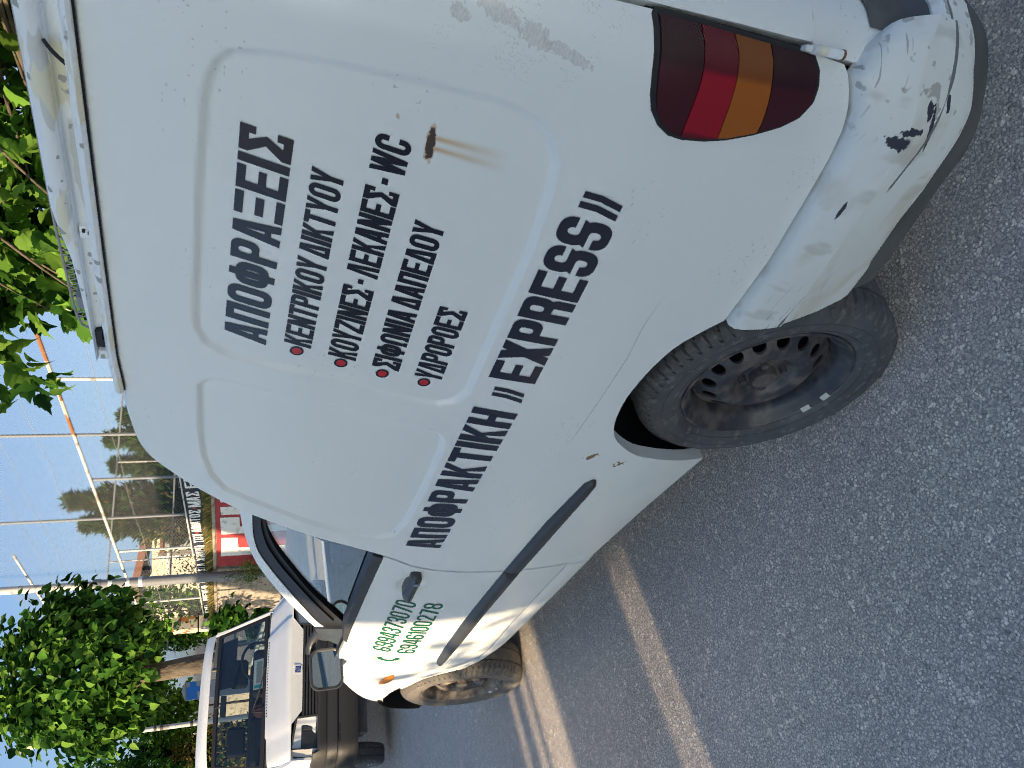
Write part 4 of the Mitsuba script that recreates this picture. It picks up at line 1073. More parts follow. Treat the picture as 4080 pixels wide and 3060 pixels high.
# cabin: pillars, roof, glass
A0, A1 = (-.78, .90), (-1.20, 1.285)
TOPW, BOTW = .56, .635
def cab_pt(x, z, y):
    return (x, y, z)
wsq = [(-.80, -BOTW + .02, .945), (-.80, BOTW - .02, .945), (-1.20, TOPW - .01, 1.285), (-1.20, -TOPW + .01, 1.285)]
def wsurf(s, t, out=0.0):
    """s across -1..1, t up 0..1 on the windscreen plane, gently bowed"""
    s, t = np.asarray(s, float), np.asarray(t, float)
    w = BOTW * (1 - t) + TOPW * t
    x = -.80 - .45 * t - .07 * s ** 2 + out * .65
    z = .945 + .425 * t + out * .75 - .012 * s ** 2 * t
    return np.stack([x, s * w, z], -1)
wp = lambda P, h=.06, fl=0.0, top=0.0: skin(P, h, lambda s, t, o=0: wsurf(s, t, o), flange=fl, top=top)
gl_in = smooth_poly([(-.94, .07), (.94, .07), (.945, .90), (-.945, .90)], .03)
cadd("windscreen_seal", wp(Polygon([(-1.0, .0), (1.0, .0), (1.0, .965), (-1.0, .965)]).difference(gl_in), .05, .02, .004), "rubber")
cadd("windscreen", wp(gl_in.buffer(.005), .08), "car_glass", smooth=True, label="windscreen with papers and a hat on the dashboard behind it")
for s in (-1, 1):
    pil = []
    for t in np.linspace(-.06, 1.03, 14):
        p0, p1 = wsurf(s * .985, t, .006), wsurf(s * 1.045, t, .0)
        pil.append([p0, p0 * .4 + p1 * .6 + np.array([.006, 0, .008]), p1, p1 + np.array([-.06, 0, -.01])])
    cadd("front_pillar", grid(np.array(pil)), "car_paint")
rs = []
for x, z, w in ((-1.255, 1.372, .565), (-1.265, 1.398, .56), (-1.31, 1.422, .565), (-1.5, 1.447, .575), (-2.2, 1.460, .575), (-2.9, 1.445, .565), (-3.05, 1.415, .56)):
    y = np.r_[-w - .02, -w - .01, np.linspace(-w, w, 15), w + .01, w + .02]
    zz = np.r_[z - .055, z - .03, z + .028 * (1 - (np.linspace(-1, 1, 15)) ** 4), z - .03, z - .055]
    xx = x - .07 * (y / w) ** 2 * (1 if x > -1.4 else 0)
    rs.append(np.stack([xx, y, zz], -1))
cadd("roof", grid(np.array(rs)), "car_paint")
for s in (-1, 1):
    qs = Polygon([(-.92, .955), (-1.30, 1.365), (-2.95, 1.38), (-3.15, .955)])
    wn = [Polygon([(-1.02, .985), (-1.34, 1.335), (-1.85, 1.345), (-1.85, .985)]), Polygon([(-1.93, .985), (-1.93, 1.345), (-2.85, 1.34), (-3.0, .985)])]
    fm_ = lambda x, z, o=0: np.stack([x, s * (hw - .03 + (TOPW + .02 - hw + .03) * (np.asarray(z) - .95) / .42 + o), z], -1)
    cadd("side_frame", skin(qs.difference(unary_union(wn)), .1, fm_, flange=.02), "car_paint")
    for w in wn:
        cadd("side_window", M(*[(fm_(v[:, 0], v[:, 1]), f) for v, f in [sheet2(w.buffer(.004), .2)]][0]), "car_glass", smooth=False)
cadd("scuttle", cat([boxm(-.82, -.735, -.62, .62, .918, .942)]), "black_plastic", smooth=False)
for i in range(27):
    y = .13 - .0225 * (i - 9.5)
    q = np.array([(-.665, y - .0045), (-.665, y + .0045), (-.70, y + .0125), (-.70, y + .0035)])
    zf = lambda x, y: .925 + (x + .70) * -.14 + .018 * (1 - (y / .664) ** 2) + .0115
    cadd("vent_slot", M([(x, yy, zf(x, yy)) for x, yy in q], [[0, 1, 2], [0, 2, 3]]), "rubber", smooth=False)
# front face: grille, lamps, bumper
cadd("grille_back", boxm(-.06, -.03, -.62, .62, .55, .735), "rubber", smooth=False)
for k in range(6):
    z = .60 + k * .0235
    cadd("grille_slat", boxm(-.03, -.004, -.345, .345, z, z + .012, .002), "black_plastic")
cadd("grille_frame", cat([boxm(-.03, 0, -.352, .352, .730, .736), boxm(-.03, .0, -.352, .352, .585, .594)]), "black_plastic", smooth=False)
for s in (-1, 1):
    lampq = [(s * .352, .772), (s * .342, .622), (s * .562, .634), (s * .566, .806)]
    LQ = Polygon(lampq)
    fx = lambda y, z, o=0: np.stack([0 * np.asarray(y) - .010 - .04 * ((np.abs(y) - .34) / .3) ** 2 + o, y, z], -1)
    bez = smooth_poly(LQ.buffer(.010).exterior.coords[:-1], .004)
    def front(P, h, fl_, top):
        m = skin(P, h, fx, flange=fl_, top=top)
        return m
    cadd("headlamp", front(bez.difference(LQ.buffer(-.004)), .02, .04, .008), "black_plastic", label="square headlamp with faceted reflector" if s < 0 else None)
    k = [q for q in scene if q.startswith(f"{car}__headlamp")][-1]
    pts = np.array(LQ.buffer(-.004).exterior.coords[:-1])
    cy_, cz_ = pts.mean(0)
    v, f = sheet2(LQ.buffer(-.003), .009)
    d = .022 * (1 - ((v[:, 0] - s * .455) / .12) ** 2 * .6 - ((v[:, 1] - .71) / .09) ** 2 * .6)
    d = d + .0015 * np.cos(v[:, 0] * 120)
    m = M(fx(v[:, 0], v[:, 1], 0) - np.stack([np.clip(d, .004, .06), 0 * d, 0 * d], -1), f); m.apply_transform(HX)
    add(f"{k}__reflector", m, "lamp_reflector", smooth=False)
    m = cat([M(fx(v[:, 0], v[:, 1], .004), f)]); m.apply_transform(HX)
    add(f"{k}__glass", m, "lamp_glass", smooth=False)
    cq = Polygon([(s * .570, .815), (s * .572, .640), (s * .628, .655), (s * .612, .822)])
    v, f = sheet2(cq, .02)
    m = skin(cq, .02, fx, flange=.06, top=.016)
    cadd("corner_light", m, "corner_clear", label="clear corner indicator beside the headlamp" if s < 0 else None)
scene["lamp_reflector"] = {"type": "twosided", "bsdf": {"type": "blendbsdf", "weight": 0.9, "a": {"type": "roughconductor", "material": "Al", "alpha": 0.3}, "b": {"type": "diffuse", "reflectance": rgb(0.80, 0.82, 0.85)}}}
scene["corner_clear"] = pri((0.62, 0.58, 0.52), 0.15, 0.6, coat=0.9)
cadd("front_panel", cat([boxm(-.05, -.012, -.62, -.57, .58, .66), boxm(-.05, -.012, .57, .62, .58, .66)]), "car_paint", smooth=False)
# bumper: wraps round the corners
byy = np.linspace(-.745, .745, 80)
bpx = lambda y: .09 - .26 * np.clip((abs(y) - .54) / .205, 0, 1) ** 2.4
bprof = [(-.10, .622), (-.012, .626), (.0, .612), (.0, .566), (-.008, .560), (-.008, .545), (.004, .535), (.006, .485), (-.014, .478), (-.014, .455), (.0, .447), (-.004, .36), (-.02, .325), (-.10, .32)]
cadd("bumper", grid(np.array([[(bpx(y) + o, y * (1 + (o if o < -.05 else 0) * .3), z + (.035 if abs(y) > .60 and z > .60 else 0)) for o, z in bprof] for y in byy])), "bumper_dark", smooth=35, label="dark grey plastic bumper with small vent slots")
for y0 in (-.45, -.52):
    for k in range(3):
        cadd("bumper_slot", boxm(.077, .0785, y0 - .025, y0 + .025, .457 + .0065 * k, .460 + .0065 * k), "rubber", smooth=False)
cadd("undertray", boxm(-.35, -.05, -.48, .48, .235, .33), "grey_plastic", smooth=False)
cadd("badge", cat([M(*[(np.stack([0 * v[:, 0] + .0035, v[:, 0], v[:, 1]], -1), f) for v, f in [sheet2(Polygon([(-.031, .800), (.033, .800), (.033, .758), (.020, .742), (-.031, .742)]).buffer(.002), .02)]][0])]), "sign_white", smooth=False, label="small badge with a slanted striped emblem")
kb = f"{car}__badge"
em = [Polygon([(-.024, .792), (-.006, .794), (-.006, .786), (-.016, .782), (-.016, .752), (-.024, .750)]), Polygon([(.024, .750), (.006, .748), (.006, .756), (.016, .760), (.016, .790), (.024, .792)])] + [Polygon([(x - .003, .792), (x, .792), (x + .004, .750), (x + .001, .750)]) for x in (-.0115, -.0055, .0005, .0065, .0125)]
m = cat([M(*[(np.stack([0 * v[:, 0] + .0048, v[:, 0], v[:, 1]], -1), f) for v, f in [sheet2(P, .02)]][0]) for P in em]); m.apply_transform(HX)
add(f"{kb}__emblem", m, "emblem_blue")
scene["bumper_dark"] = pri((0.030, 0.030, 0.032), 0.5, 0.4)
scene["car_glass"] = {"type": "thindielectric", "int_ior": 1.5, "specular_transmittance": rgb(0.52, 0.60, 0.60)}
scene["emblem_blue"] = pri((0.03, 0.05, 0.22), 0.4, 0.5)
for yy in (-.585, .585):
    wheel(car, "wheel", -.61, yy - .08, .272, side=1 if yy < 0 else -1, scale=.93, Mx=HX)
    wheel(car, "wheel", -2.65, yy - .08, .272, side=1 if yy < 0 else -1, scale=.93, Mx=HX)
# inside: dashboard, steering wheel, seats, visors, mirror, papers, hat, wiper
cadd("dashboard", boxm(-1.25, -.86, -.60, .60, .80, .945, .03), "interior_dark", smooth=40)
for y in (-.30, .30):
    cadd("front_seat", cat([boxm(-1.85, -1.72, y - .22, y + .22, .6, 1.02, .05), boxm(-1.83, -1.74, y - .13, y + .13, 1.06, 1.22, .035)]), "interior_dark", smooth=40)
cadd("rear_bench", boxm(-2.75, -2.6, -.55, .55, .6, 1.0, .04), "interior_dark", smooth=40)
for y in (-.27, .30):
    v = [wsurf((y + a) / .6, t, -.03) for a, t in ((-.22, .64), (.22, .64), (.22, .95), (-.22, .95))]
    if y > 0:
        cadd("sun_visor", grid(np.array([[v[0], v[1]], [v[3], v[2]]])), "interior_dark", smooth=False)
sw2 = trimesh.creation.torus(.17, .012, 36, 10)
sw2.apply_transform(trimesh.transformations.rotation_matrix(math.radians(-65), [0, 1, 0])); sw2.apply_translation([-1.22, .30, .99])
cadd("steering_wheel", sw2, "interior_dark", smooth=50)
cadd("rear_view_mirror", cat([boxm(-1.20, -1.18, -.16, .02, 1.255, 1.305, .008), tube([(-1.19, -.07, 1.305), (-1.23, -.07, 1.36)], .005, 6)]), "black_plastic", smooth=40)
cadd("paper", M([wsurf(s_, t_, -.012) for s_, t_ in ((.02, .10), (.42, .10), (.42, .27), (.02, .27))], [[0, 1, 2], [0, 2, 3]]), "sign_white", smooth=False, label="printed card lying behind the windscreen")
kp = f"{car}__paper"
m = cat([M([wsurf(s_, t_, -.0105) for s_, t_ in q], [[0, 1, 2], [0, 2, 3]]) for q in ([(.10, .115), (.385, .115), (.385, .22), (.10, .22)],)]); m.apply_transform(HX)
add(f"{kp}__picture", m, "sign_grey")
m = M([wsurf(s_, t_, -.0105) for s_, t_ in ((.035, .11), (.075, .11), (.075, .255), (.035, .255))], [[0, 1, 2], [0, 2, 3]]); m.apply_transform(HX)
add(f"{kp}__stripe", m, "paper_teal")
scene["paper_teal"] = pri((0.05, 0.38, 0.45), 0.6, 0.3)
hat = revolve([(.0, .075), (.05, .07), (.075, .045), (.08, .0), (.125, -.006), (.13, -.012)], 28)
hat.apply_transform(trimesh.transformations.rotation_matrix(math.pi / 2, [1, 0, 0])); hat.apply_translation([-1.03, -.12, .965])
cadd("hat", hat, "hat_maroon", smooth=50)
scene["hat_maroon"] = bumped(pri((0.085, 0.03, 0.025), 0.8, 0.2), lambda p, n, uv: dr.sin(p.y * 220), 0.004)
cadd("wiper", cat([tube([wsurf(-.30, .02, .03), wsurf(-.27, .22, .02), wsurf(.05, .08, .016)], .005, 6), tube([wsurf(-.12, .15, .012), wsurf(.28, .03, .012)], .004, 6)]), "black_plastic", smooth=40)

# ---------------------------------------------------------------- leaves and trees
def leaf_tmpl(kind):
    if kind == "lobed":
        o = [(0, 0), (.16, -.02), (.34, .12), (.46, .30), (.36, .34), (.44, .52), (.26, .52), (.24, .70), (.12, .74), (0, 1.0)]
    elif kind == "heart":
        o = [(0, .04), (.18, -.02), (.36, .10), (.43, .32), (.38, .52), (.26, .70), (.12, .84), (0, 1.0)]
    else:
        o = [(0, 0), (.14, .35), (0, 1.0)]
    R = np.array(o, float)
    k = len(R)
    mid = np.stack([0 * R[:, 1], R[:, 1]], -1)
    v = np.zeros((3 * k, 3))
    v[:k, 0], v[:k, 1] = R[:, 0], R[:, 1]
    v[k:2 * k, 1] = mid[:, 1]
    v[2 * k:, 0], v[2 * k:, 1] = -R[:, 0], R[:, 1]
    fold = .34
    v[:, 2] = np.abs(v[:, 0]) * fold - .28 * v[:, 1] ** 2 + .05 * np.sin(v[:, 1] * 9 + v[:, 0] * 6) * np.abs(v[:, 0]) * 2
    f = []
    for i in range(k - 1):
        f += [[i, i + 1, k + i + 1], [i, k + i + 1, k + i], [k + i, k + i + 1, 2 * k + i + 1], [k + i, 2 * k + i + 1, 2 * k + i]]
    f = [t for t in f if len({tuple(np.round(v[a], 6)) for a in t}) == 3]
    return v, np.array(f)


def frames(n, rg, droop=.5, out=None):
    """orthonormal leaf frames: y = stem-to-tip, z = face normal"""
    d = rg.normal(size=(n, 3)); d[:, 2] = d[:, 2] * .6 - droop
    if out is not None:
        d += out * .9
    d /= np.linalg.norm(d, axis=1, keepdims=True)
    up = rg.normal(size=(n, 3)) * .55 + np.array([0, 0, 1.0])
    if out is not None:
        up += out * .5
    x = np.cross(d, up); x /= np.linalg.norm(x, axis=1, keepdims=True) + 1e-9
    z = np.cross(x, d)
    return np.stack([x, d, z], -1)      # columns


def leaf_mesh(kind, pos, Fr, size, cols):
    v, f = leaf_tmpl(kind)
    P = pos[:, None] + np.einsum("nij,kj->nki", Fr, v) * size[:, None, None]
    F = f[None] + (np.arange(len(pos)) * len(v))[:, None, None]
    return M(P.reshape(-1, 3), F.reshape(-1, 3)), np.repeat(cols, len(v), axis=0)


def leaf_cols(n, rg, pal, jit=.25):
    c = np.array(pal)[rg.integers(0, len(pal), n)]
    return np.clip(c * (1 + jit * rg.normal(size=(n, 1))), .004, .9)


def clump_points(n, centre, radii, rg, lumps=30, shell=.55, lump_r=.30):
    """points clustered in lumps spread through an ellipsoid"""
    u = rg.normal(size=(lumps, 3)); u /= np.linalg.norm(u, axis=1, keepdims=True)
    lc = u * (shell + (1 - shell) * rg.random((lumps, 1)) ** .5) * .86
    w = rg.integers(0, lumps, n)
    p = lc[w] + rg.normal(size=(n, 3)) * lump_r * .5
    r = np.linalg.norm(p, axis=1)
    keep = r < 1.12 + .1 * rg.random(n)
    p = p[keep]
    return np.asarray(centre) + p * np.asarray(radii), p / (np.linalg.norm(p, axis=1, keepdims=True) + 1e-9), np.asarray(centre) + lc * np.asarray(radii)


def project(P):
    d = P - CAM
    zc = d @ F_
    return 2040 + 3238.3 * (-(d @ U_)) / zc, 1530 - 3238.3 * (d @ R_) / zc, zc


tmpl_ply = {}


def tree(key, label, cat_, kind, pos, out, size, pal, rg, trunk_pts, trunk_r, branches, parts=0, droop=.5, group=None, crown="crown", lm="leaf"):
    k = thing(key, label, cat_, group)
    if trunk_pts is not None:
        tm = [tube(catmull(trunk_pts, 6), PC(np.linspace(0, 1, len(trunk_r)), trunk_r)(np.linspace(0, 1, (len(trunk_pts) - 1) * 6 + 1)), 14)]
        add(f"{k}__trunk", cat(tm), "bark", smooth=True)
        if branches:
            add(f"{k}__branch", cat([tube(catmull(b, 4), np.linspace(r0, .004, (len(b) - 1) * 4 + 1), 6) for b, r0 in branches]), "bark", smooth=True, kind="stuff")
    n = len(pos)
    Fr = frames(n, rg, droop, out)
    sz = size * (.65 + .6 * rg.random(n))
    cl = leaf_cols(n, rg, pal)
    sel = np.zeros(n, bool)
    if parts:
        x, y, zc = project(pos)
        inside = (x > 20) & (x < 4060) & (y > 20) & (y < 3040) & (zc > .5)
        score = np.where(inside, sz / np.maximum(zc, .1) * (1 + .6 * (out @ -F_)), -1)
        idx = np.argsort(-score)[:parts]
        sel[idx[score[idx] > 0]] = True
        v, f = leaf_tmpl(kind)
        if kind not in tmpl_ply:
            tmpl_ply[kind] = mikit.ply(M(v, f), "leaf_tone_1", smooth=True)
        num_ = 0
        for i in np.nonzero(sel)[0]:
            A = np.eye(4); A[:3, :3] = Fr[i] * sz[i]; A[:3, 3] = pos[i]
            kk = f"{k}__leaf" + (f"_{num_:03d}" if num_ else "")
            num_ += 1
            tone = int(np.argmin([np.abs(np.array(c) - cl[i]).sum() for c in LEAFC]))
            scene[kk] = {**tmpl_ply[kind], "bsdf": {"type": "ref", "id": f"leaf_tone_{tone}"}, "to_world": T4(A.tolist())}
    m, c = leaf_mesh(kind, pos[~sel], Fr[~sel], sz[~sel], cl[~sel])
    add(f"{k}__{crown}", m, lm, smooth=True, color=c, kind="stuff" if parts else None)
    return k


GREENS = [(.020, .060, .016), (.045, .125, .022), (.085, .20, .030), (.14, .29, .045), (.20, .36, .06)]
# near mulberry whose branches hang over the van
rg = np.random.default_rng(11)
pos, out, lc = clump_points(7000, (1.55, 3.72, 2.95), (2.05, 1.85, 1.2), rg, 60, .35, .36)
for c_, r_, k_ in (((-.05, 2.75, 2.22), (.42, .45, .34), 420), ((.25, 2.95, 2.12), (.45, .4, .30), 420), ((-.3, 2.72, 2.55), (.4, .45, .32), 330), ((.62, 2.75, 2.02), (.35, .35, .22), 260)):
    p2_, o2_, l2_ = clump_points(k_, c_, r_, rg, 10, .3, .4)
    pos, out, lc = np.vstack([pos, p2_]), np.vstack([out, o2_]), np.vstack([lc, l2_[:3]])
keep = ~((pos[:, 1] < 2.0) & (pos[:, 2] < 1.95)) & (pos[:, 2] > 1.72)
pos, out = pos[keep], out[keep]
# hanging twigs at the outer edge
tw = []
twig_tubes = []
for a, b in (((.3, 2.35, 2.6), (-.05, 2.15, 1.98)), ((.05, 2.2, 2.7), (-.35, 2.0, 2.22)), ((.75, 2.3, 2.5), (.35, 1.98, 1.88)), ((.4, 2.5, 2.5), (.12, 2.25, 1.95)), ((.2, 2.0, 2.65), (-.25, 1.8, 2.38)), ((.9, 2.6, 2.4), (.6, 2.2, 1.86)), ((.2, 2.5, 2.4), (-.12, 2.3, 2.02))):
    a, b = np.array(a), np.array(b)
    t = rg.random(26) ** .7
    tw.append(a + (b - a) * t[:, None] + np.array([0, 0, -.06]) * np.sin(t * 3)[:, None] + rg.normal(size=(26, 3)) * .055)
    twig_tubes.append(([a, (a + b) / 2 + [0, 0, .04], b], .008))
tw = np.vstack(tw)
pos = np.vstack([pos, tw]); out = np.vstack([out, np.tile([-.4, -.6, -.5], (len(tw), 1))])
br = twig_tubes + [([(2.42, 3.94, 2.3), tuple((np.array([2.42, 3.94, 2.3]) + c) / 2 + [0, 0, .15]), tuple(c)], .022) for c in np.vstack([lc[:22], lc[-12:]])]
tree("street_tree", "leafy street tree close by, its large bright leaves hanging over the van roof", "tree", "lobed", pos, out, .135, GREENS, rg, [(2.5, 4.0, 0.0), (2.48, 3.98, 1.0), (2.45, 3.95, 2.0), (2.3, 3.9, 2.9)], [.15, .12, .11, .04], br, parts=300, droop=.75, group=None)
# round-headed mulberry behind the hatchback
rg = np.random.default_rng(5)
pos, out, lc = clump_points(5600, (-9.15, 2.92, 3.0), (1.16, 1.16, 1.2), rg, 64, .55, .30)
keep = pos[:, 2] > 1.95
pos, out = pos[keep], out[keep]
br = [([(-8.9, 2.72, 1.95), tuple((np.array([-8.9, 2.72, 1.95]) + c) / 2 + [0, 0, .1]), tuple(c)], .035) for c in lc[:24]]
gt = float(gz(-8.7, KERB)) + .1
tree("street_tree", "round-headed street tree with a bare brown trunk behind the hatchback", "tree", "heart", pos, out, .135, GREENS, rg, [(-8.55, 2.64, gt), (-8.55, 2.66, .6), (-8.60, 2.69, 1.3), (-8.86, 2.71, 1.95), (-9.05, 2.80, 2.6)], [.20, .155, .135, .13, .05], br, parts=300, droop=.6)

# ---------------------------------------------------------------- wall, fence, banner
WY = 8.0
fz = lambda x, z0: z0 + .0608 * (np.asarray(x) + 13.2)          # lines that follow the falling street
wt = lambda x: 1.13 + .029 * (np.asarray(x) + 14.2)
wx_ = np.linspace(-60, 6, 400)
wl = thing("boundary_wall", "rough concrete street wall with big white letters on a red field", "wall")
rows = np.linspace(0, 1, 14)
gb = gz(wx_, 0 * wx_ + KERB) - .3
Pw = np.stack([np.stack([wx_, WY - .12 + .03 * meshkit.fbm(np.stack([wx_ * 2.2, 0 * wx_, 0 * wx_ + r * 4], -1), 4), gb + (wt(wx_) - gb) * r], -1) for r in rows], 1)
Pw = np.concatenate([Pw, np.stack([wx_, 0 * wx_ + WY + .12, wt(wx_) + .004], -1)[:, None]], 1)
add(f"{wl}__wall_face", grid(Pw), "wall_concrete", smooth=30)
add(f"{wl}__coping", grid(np.stack([np.stack([wx_, 0 * wx_ + y, wt(wx_) + o], -1) for y, o in ((WY - .15, -.06), (WY - .155, .01), (WY + .15, .014))], 1)), "wall_concrete", smooth=False)
redP = Polygon([(-18.3, .0), (-13.0, .0), (-13.0, 1.02), (-17.95, .93)])
zoff = lambda x: wt(x) - 1.0
yw = WY - .135
flat = lambda P, y, h=.3: M(*[(np.stack([v[:, 0], 0 * v[:, 0] + y, v[:, 1] + .029 * (v[:, 0] + 14.2)], -1), f) for v, f in [sheet2(P, h)]][0])
add(f"{wl}__red_field", flat(Polygon([(-18.25, -.9), (-13.2, -.9), (-13.2, 1.06), (-18.25, 1.04)]), yw - .004), "graffiti_red")
for P in (Polygon([(-17.55, -.8), (-17.0, -.8), (-17.0, .52), (-16.35, .55), (-16.3, .93), (-17.5, .95)]), Polygon([(-16.05, -.8), (-15.65, -.8), (-15.65, .50), (-15.1, .52), (-15.1, .96), (-16.1, .93)]), Polygon([(-14.95, -.8), (-14.5, -.8), (-14.5, .95), (-14.95, .93)]), Polygon([(-14.25, .55), (-13.95, .55), (-13.95, -.8), (-13.4, -.8), (-13.4, .97), (-14.25, .95)])):
    add(f"{wl}__letter", flat(P.buffer(.02).buffer(-.02), yw - .012), "graffiti_white")

fc = thing("sports_fence", "tall chain-link court fence on steel posts behind the street wall", "fence")
px = [-3.6, -5.55, -7.5, -9.45, -11.40, -13.29, -15.25, -17.24, -19.21, -21.10, -23.1, -25.1]
tall = {-11.40, -15.25, -7.5, -3.6}
for x in px:
    top = 7.5 if x in tall else float(fz(x, 3.53))
    add(f"{fc}__post", tube([(x, WY + .06, float(wt(x)) - .1), (x - .02, WY + .06, float(fz(x, 3.53))), (x - .03, WY + .06, top)], .030, 10), "steel_grey" if x < -10 and x > -17 else "steel_pale", smooth=40)
for z0, r, mt, x0, x1 in ((3.53, .034, "steel_pale", -27, -11.4), (3.53, .036, "steel_rusty", -11.4, -2), (1.80, .020, "steel_pale", -27, -2), (5.72, .03, "steel_pale", -27, -17.0)):
    xs = np.linspace(x0, x1, 12)
    add(f"{fc}__rail", tube(np.stack([xs, 0 * xs + WY + .02, fz(xs, z0)], -1), r, 8), mt, smooth=40, label="rust-streaked top rail" if mt == "steel_rusty" else None)
for z0 in (4.20, 4.85, 2.92, 5.25):
    xs = np.linspace(-27, -2, 20)
    add(f"{fc}__cable", tube(np.stack([xs, 0 * xs + WY + .05, fz(xs, z0) - .05 * np.sin((xs + 2) / 25 * math.pi * 6) ** 2], -1), .005, 4, False), "wire")
reg = Polygon([(-27, float(fz(-27, 1.75))), (-27, float(fz(-27, 6.3))), (-2, float(fz(-2, 6.3))), (-2, float(fz(-2, 1.75)))])
ms = []
sp = .085
for sgn in (1, -1):
    for c in np.arange(-40, 20, sp):
        seg = LineString([(c - 12 * 1.0, -12 * sgn + 3), (c + 12, 12 * sgn + 3)]).intersection(reg)
        if seg.length > .02:
            a, b = np.asarray(seg.coords)[[0, -1]]
            ms.append(tube([(a[0], WY + .045, a[1]), (b[0], WY + .045, b[1])], .0015, 3, False))
add(f"{fc}__wire_mesh", cat(ms), "wire", kind="stuff")
# far side of the court
fp = lambda a, b, t: tuple(np.array(a) * (1 - t) + np.array(b) * t)
ff = thing("sports_fence", "thin far fence of the court, seen beyond the conifers", "fence")
for a, b in (((-18.4, 17.6, 3.42), (-25.2, 7.9, 4.28)), ((-20.5, 13.5, 2.06), (-24.5, 7.6, 2.30))):
    add(f"{ff}__rail", tube([a, b], .028, 6), "steel_grey", smooth=40)
for t in (.28, .48, .63, .75, .9):
    q = fp((-18.4, 17.6, 3.42), (-25.2, 7.9, 4.28), t)
    add(f"{ff}__post", tube([(q[0], q[1], -1), q], .022, 6), "steel_pale", smooth=40)
# banner on the lower rail
bn = thing("banner", "long black banner with a white painted slogan tied along the foot of the fence", "banner")
bx_ = np.linspace(-25.5, -12.6, 120)
btop = lambda x: fz(x, 1.765) - .012 * np.sin(np.asarray(x) * 3.1) ** 2
bbot = lambda x: 1.42 + .046 * (np.asarray(x) + 13.2) + .03 * np.sin(np.asarray(x) * 2.3)
byw = lambda x: WY - .02 + .02 * np.sin(np.asarray(x) * 4.2)
add(f"{bn}__cloth", grid(np.stack([np.stack([bx_, byw(bx_) + .01 * math.sin(t * 7), btop(bx_) * t + bbot(bx_) * (1 - t)], -1) for t in np.linspace(0, 1, 5)], 1)), "banner_black", smooth=True)
ban = lambda s, t, o=0: np.stack([s, byw(s) - .012, bbot(s) + (btop(s) - bbot(s)) * (.10 + .80 * np.asarray(t))], -1)
for t, a, b in (("ΜΑΣ ΕΙΝ", -14.72, -13.0), ("ΑΙΜΑΤΟΣ", -16.15, -14.85), ("ΤΟΥ", -16.75, -16.25), ("ΧΝΑΡΙΑ", -18.0, -16.9), ("ΣΤΑ", -18.75, -18.15), ("ΒΑ", -19.6, -19.15), ("ΝΕΚΡΑ", -21.1, -19.8), ("ΟΡ", -22.3, -21.5), ("ΙΝ", -25.0, -24.2)):
    add(f"{bn}__lettering", place_text(word(t, W=.5, S=.17, Tt=.15), (a, 1.0), (a, 0.0), (b, 1.0), (b, 0.0), ban), "banner_white")
for x in (-14.78, -14.0, -16.2):
    add(f"{bn}__red_mark", M(ban(np.array([x - .03, x + .03, x + .03, x - .03]), np.array([.35, .35, .65, .65])), [[0, 1, 2], [0, 2, 3]]), "banner_red")
# light mast in front of the fence
ml = thing("light_mast", "thick pale steel mast standing at the street wall", "mast")
add(f"{ml}__pole", tube([(-18.42, WY - .35, float(gz(-18.4, KERB))), (-18.36, WY - .35, 3.9)], .125, 18), "steel_grey", smooth=40, label="grey lower part of the mast")
add(f"{ml}__pole", tube([(-18.36, WY - .35, 3.85), (-18.2, WY - .35, 9.0)], .095, 18), "steel_pale", smooth=40, label="pale upper part of the mast")
add(f"{ml}__collar", tube([(-18.365, WY - .35, 3.72), (-18.36, WY - .35, 3.90)], .145, 18), "steel_grey", smooth=40)
for z in (2.75, 3.05, 3.45, 4.05, 4.25):
    add(f"{ml}__sticker", tube([(-18.36, WY - .35, z), (-18.36, WY - .35, z + .10)], .131 if z < 3.7 else .101, 18, False), "sign_white" if z < 3.7 else "steel_grey", smooth=40)

# ---------------------------------------------------------------- plants along the wall
def grass(key, label, x0, x1, y0, y1, z_of, n, h, pal, rg):
    x, y = rg.uniform(x0, x1, n), rg.uniform(y0, y1, n)
    base = np.stack([x, y, z_of(x) + 0 * y], -1)
    hh = h * (.4 + .8 * rg.random(n))
    lean = rg.normal(size=(n, 2)) * .35
    tip = base + np.stack([lean[:, 0] * hh, lean[:, 1] * hh - .15 * hh, hh * (.9 - .3 * np.abs(lean[:, 0]))], -1)
    w = .008
    v = np.stack([base + [w, 0, 0], base - [w, 0, 0], (base + tip) / 2 + np.stack([0 * hh, 0 * hh, .12 * hh], -1) + [w * .7, 0, 0], tip], 1)
    f = np.array([[0, 1, 2], [1, 3, 2]])[None] + (np.arange(n) * 4)[:, None, None]
    c = leaf_cols(n, rg, pal)
    return add(key, M(v.reshape(-1, 3), f.reshape(-1, 3)), "needle", color=np.repeat(c, 4, 0), smooth=True, label=label, category="grass", kind="stuff")


rg = np.random.default_rng(21)
DRY = [(.30, .24, .10), (.38, .29, .12), (.18, .17, .06), (.12, .14, .04)]
grass("dry_grass", "dry yellow grass growing on top of the street wall below the banner", -26, -13, WY - .12, WY + .1, wt, 5200, .26, DRY, rg)
grass("green_grass", "patchy grass growing behind the court fence", -27, -13, WY + .2, WY + 2.5, wt, 5000, .5, DRY + GREENS[:2], rg)
# ivy-like hedges on the fence
rg = np.random.default_rng(31)


def bush(key, label, centre, radii, n, size, pal, rg, lumps=26, kind="heart", stem=True, cat_="bush", group=None):
    pos, out, lc = clump_points(n, centre, radii, rg, lumps, .5, .34)
    base = (centre[0], centre[1], float(gz(centre[0], min(centre[1], KERB))) + .05)
    tr_ = [base, ((base[0] + centre[0]) / 2 + .02, centre[1], (base[2] + centre[2]) / 2), tuple(centre)] if stem else None
    return tree(key, label, cat_, kind, pos, out, size, pal, rg, tr_, [.05, .04, .012], [], droop=.3, group=group, crown="foliage")


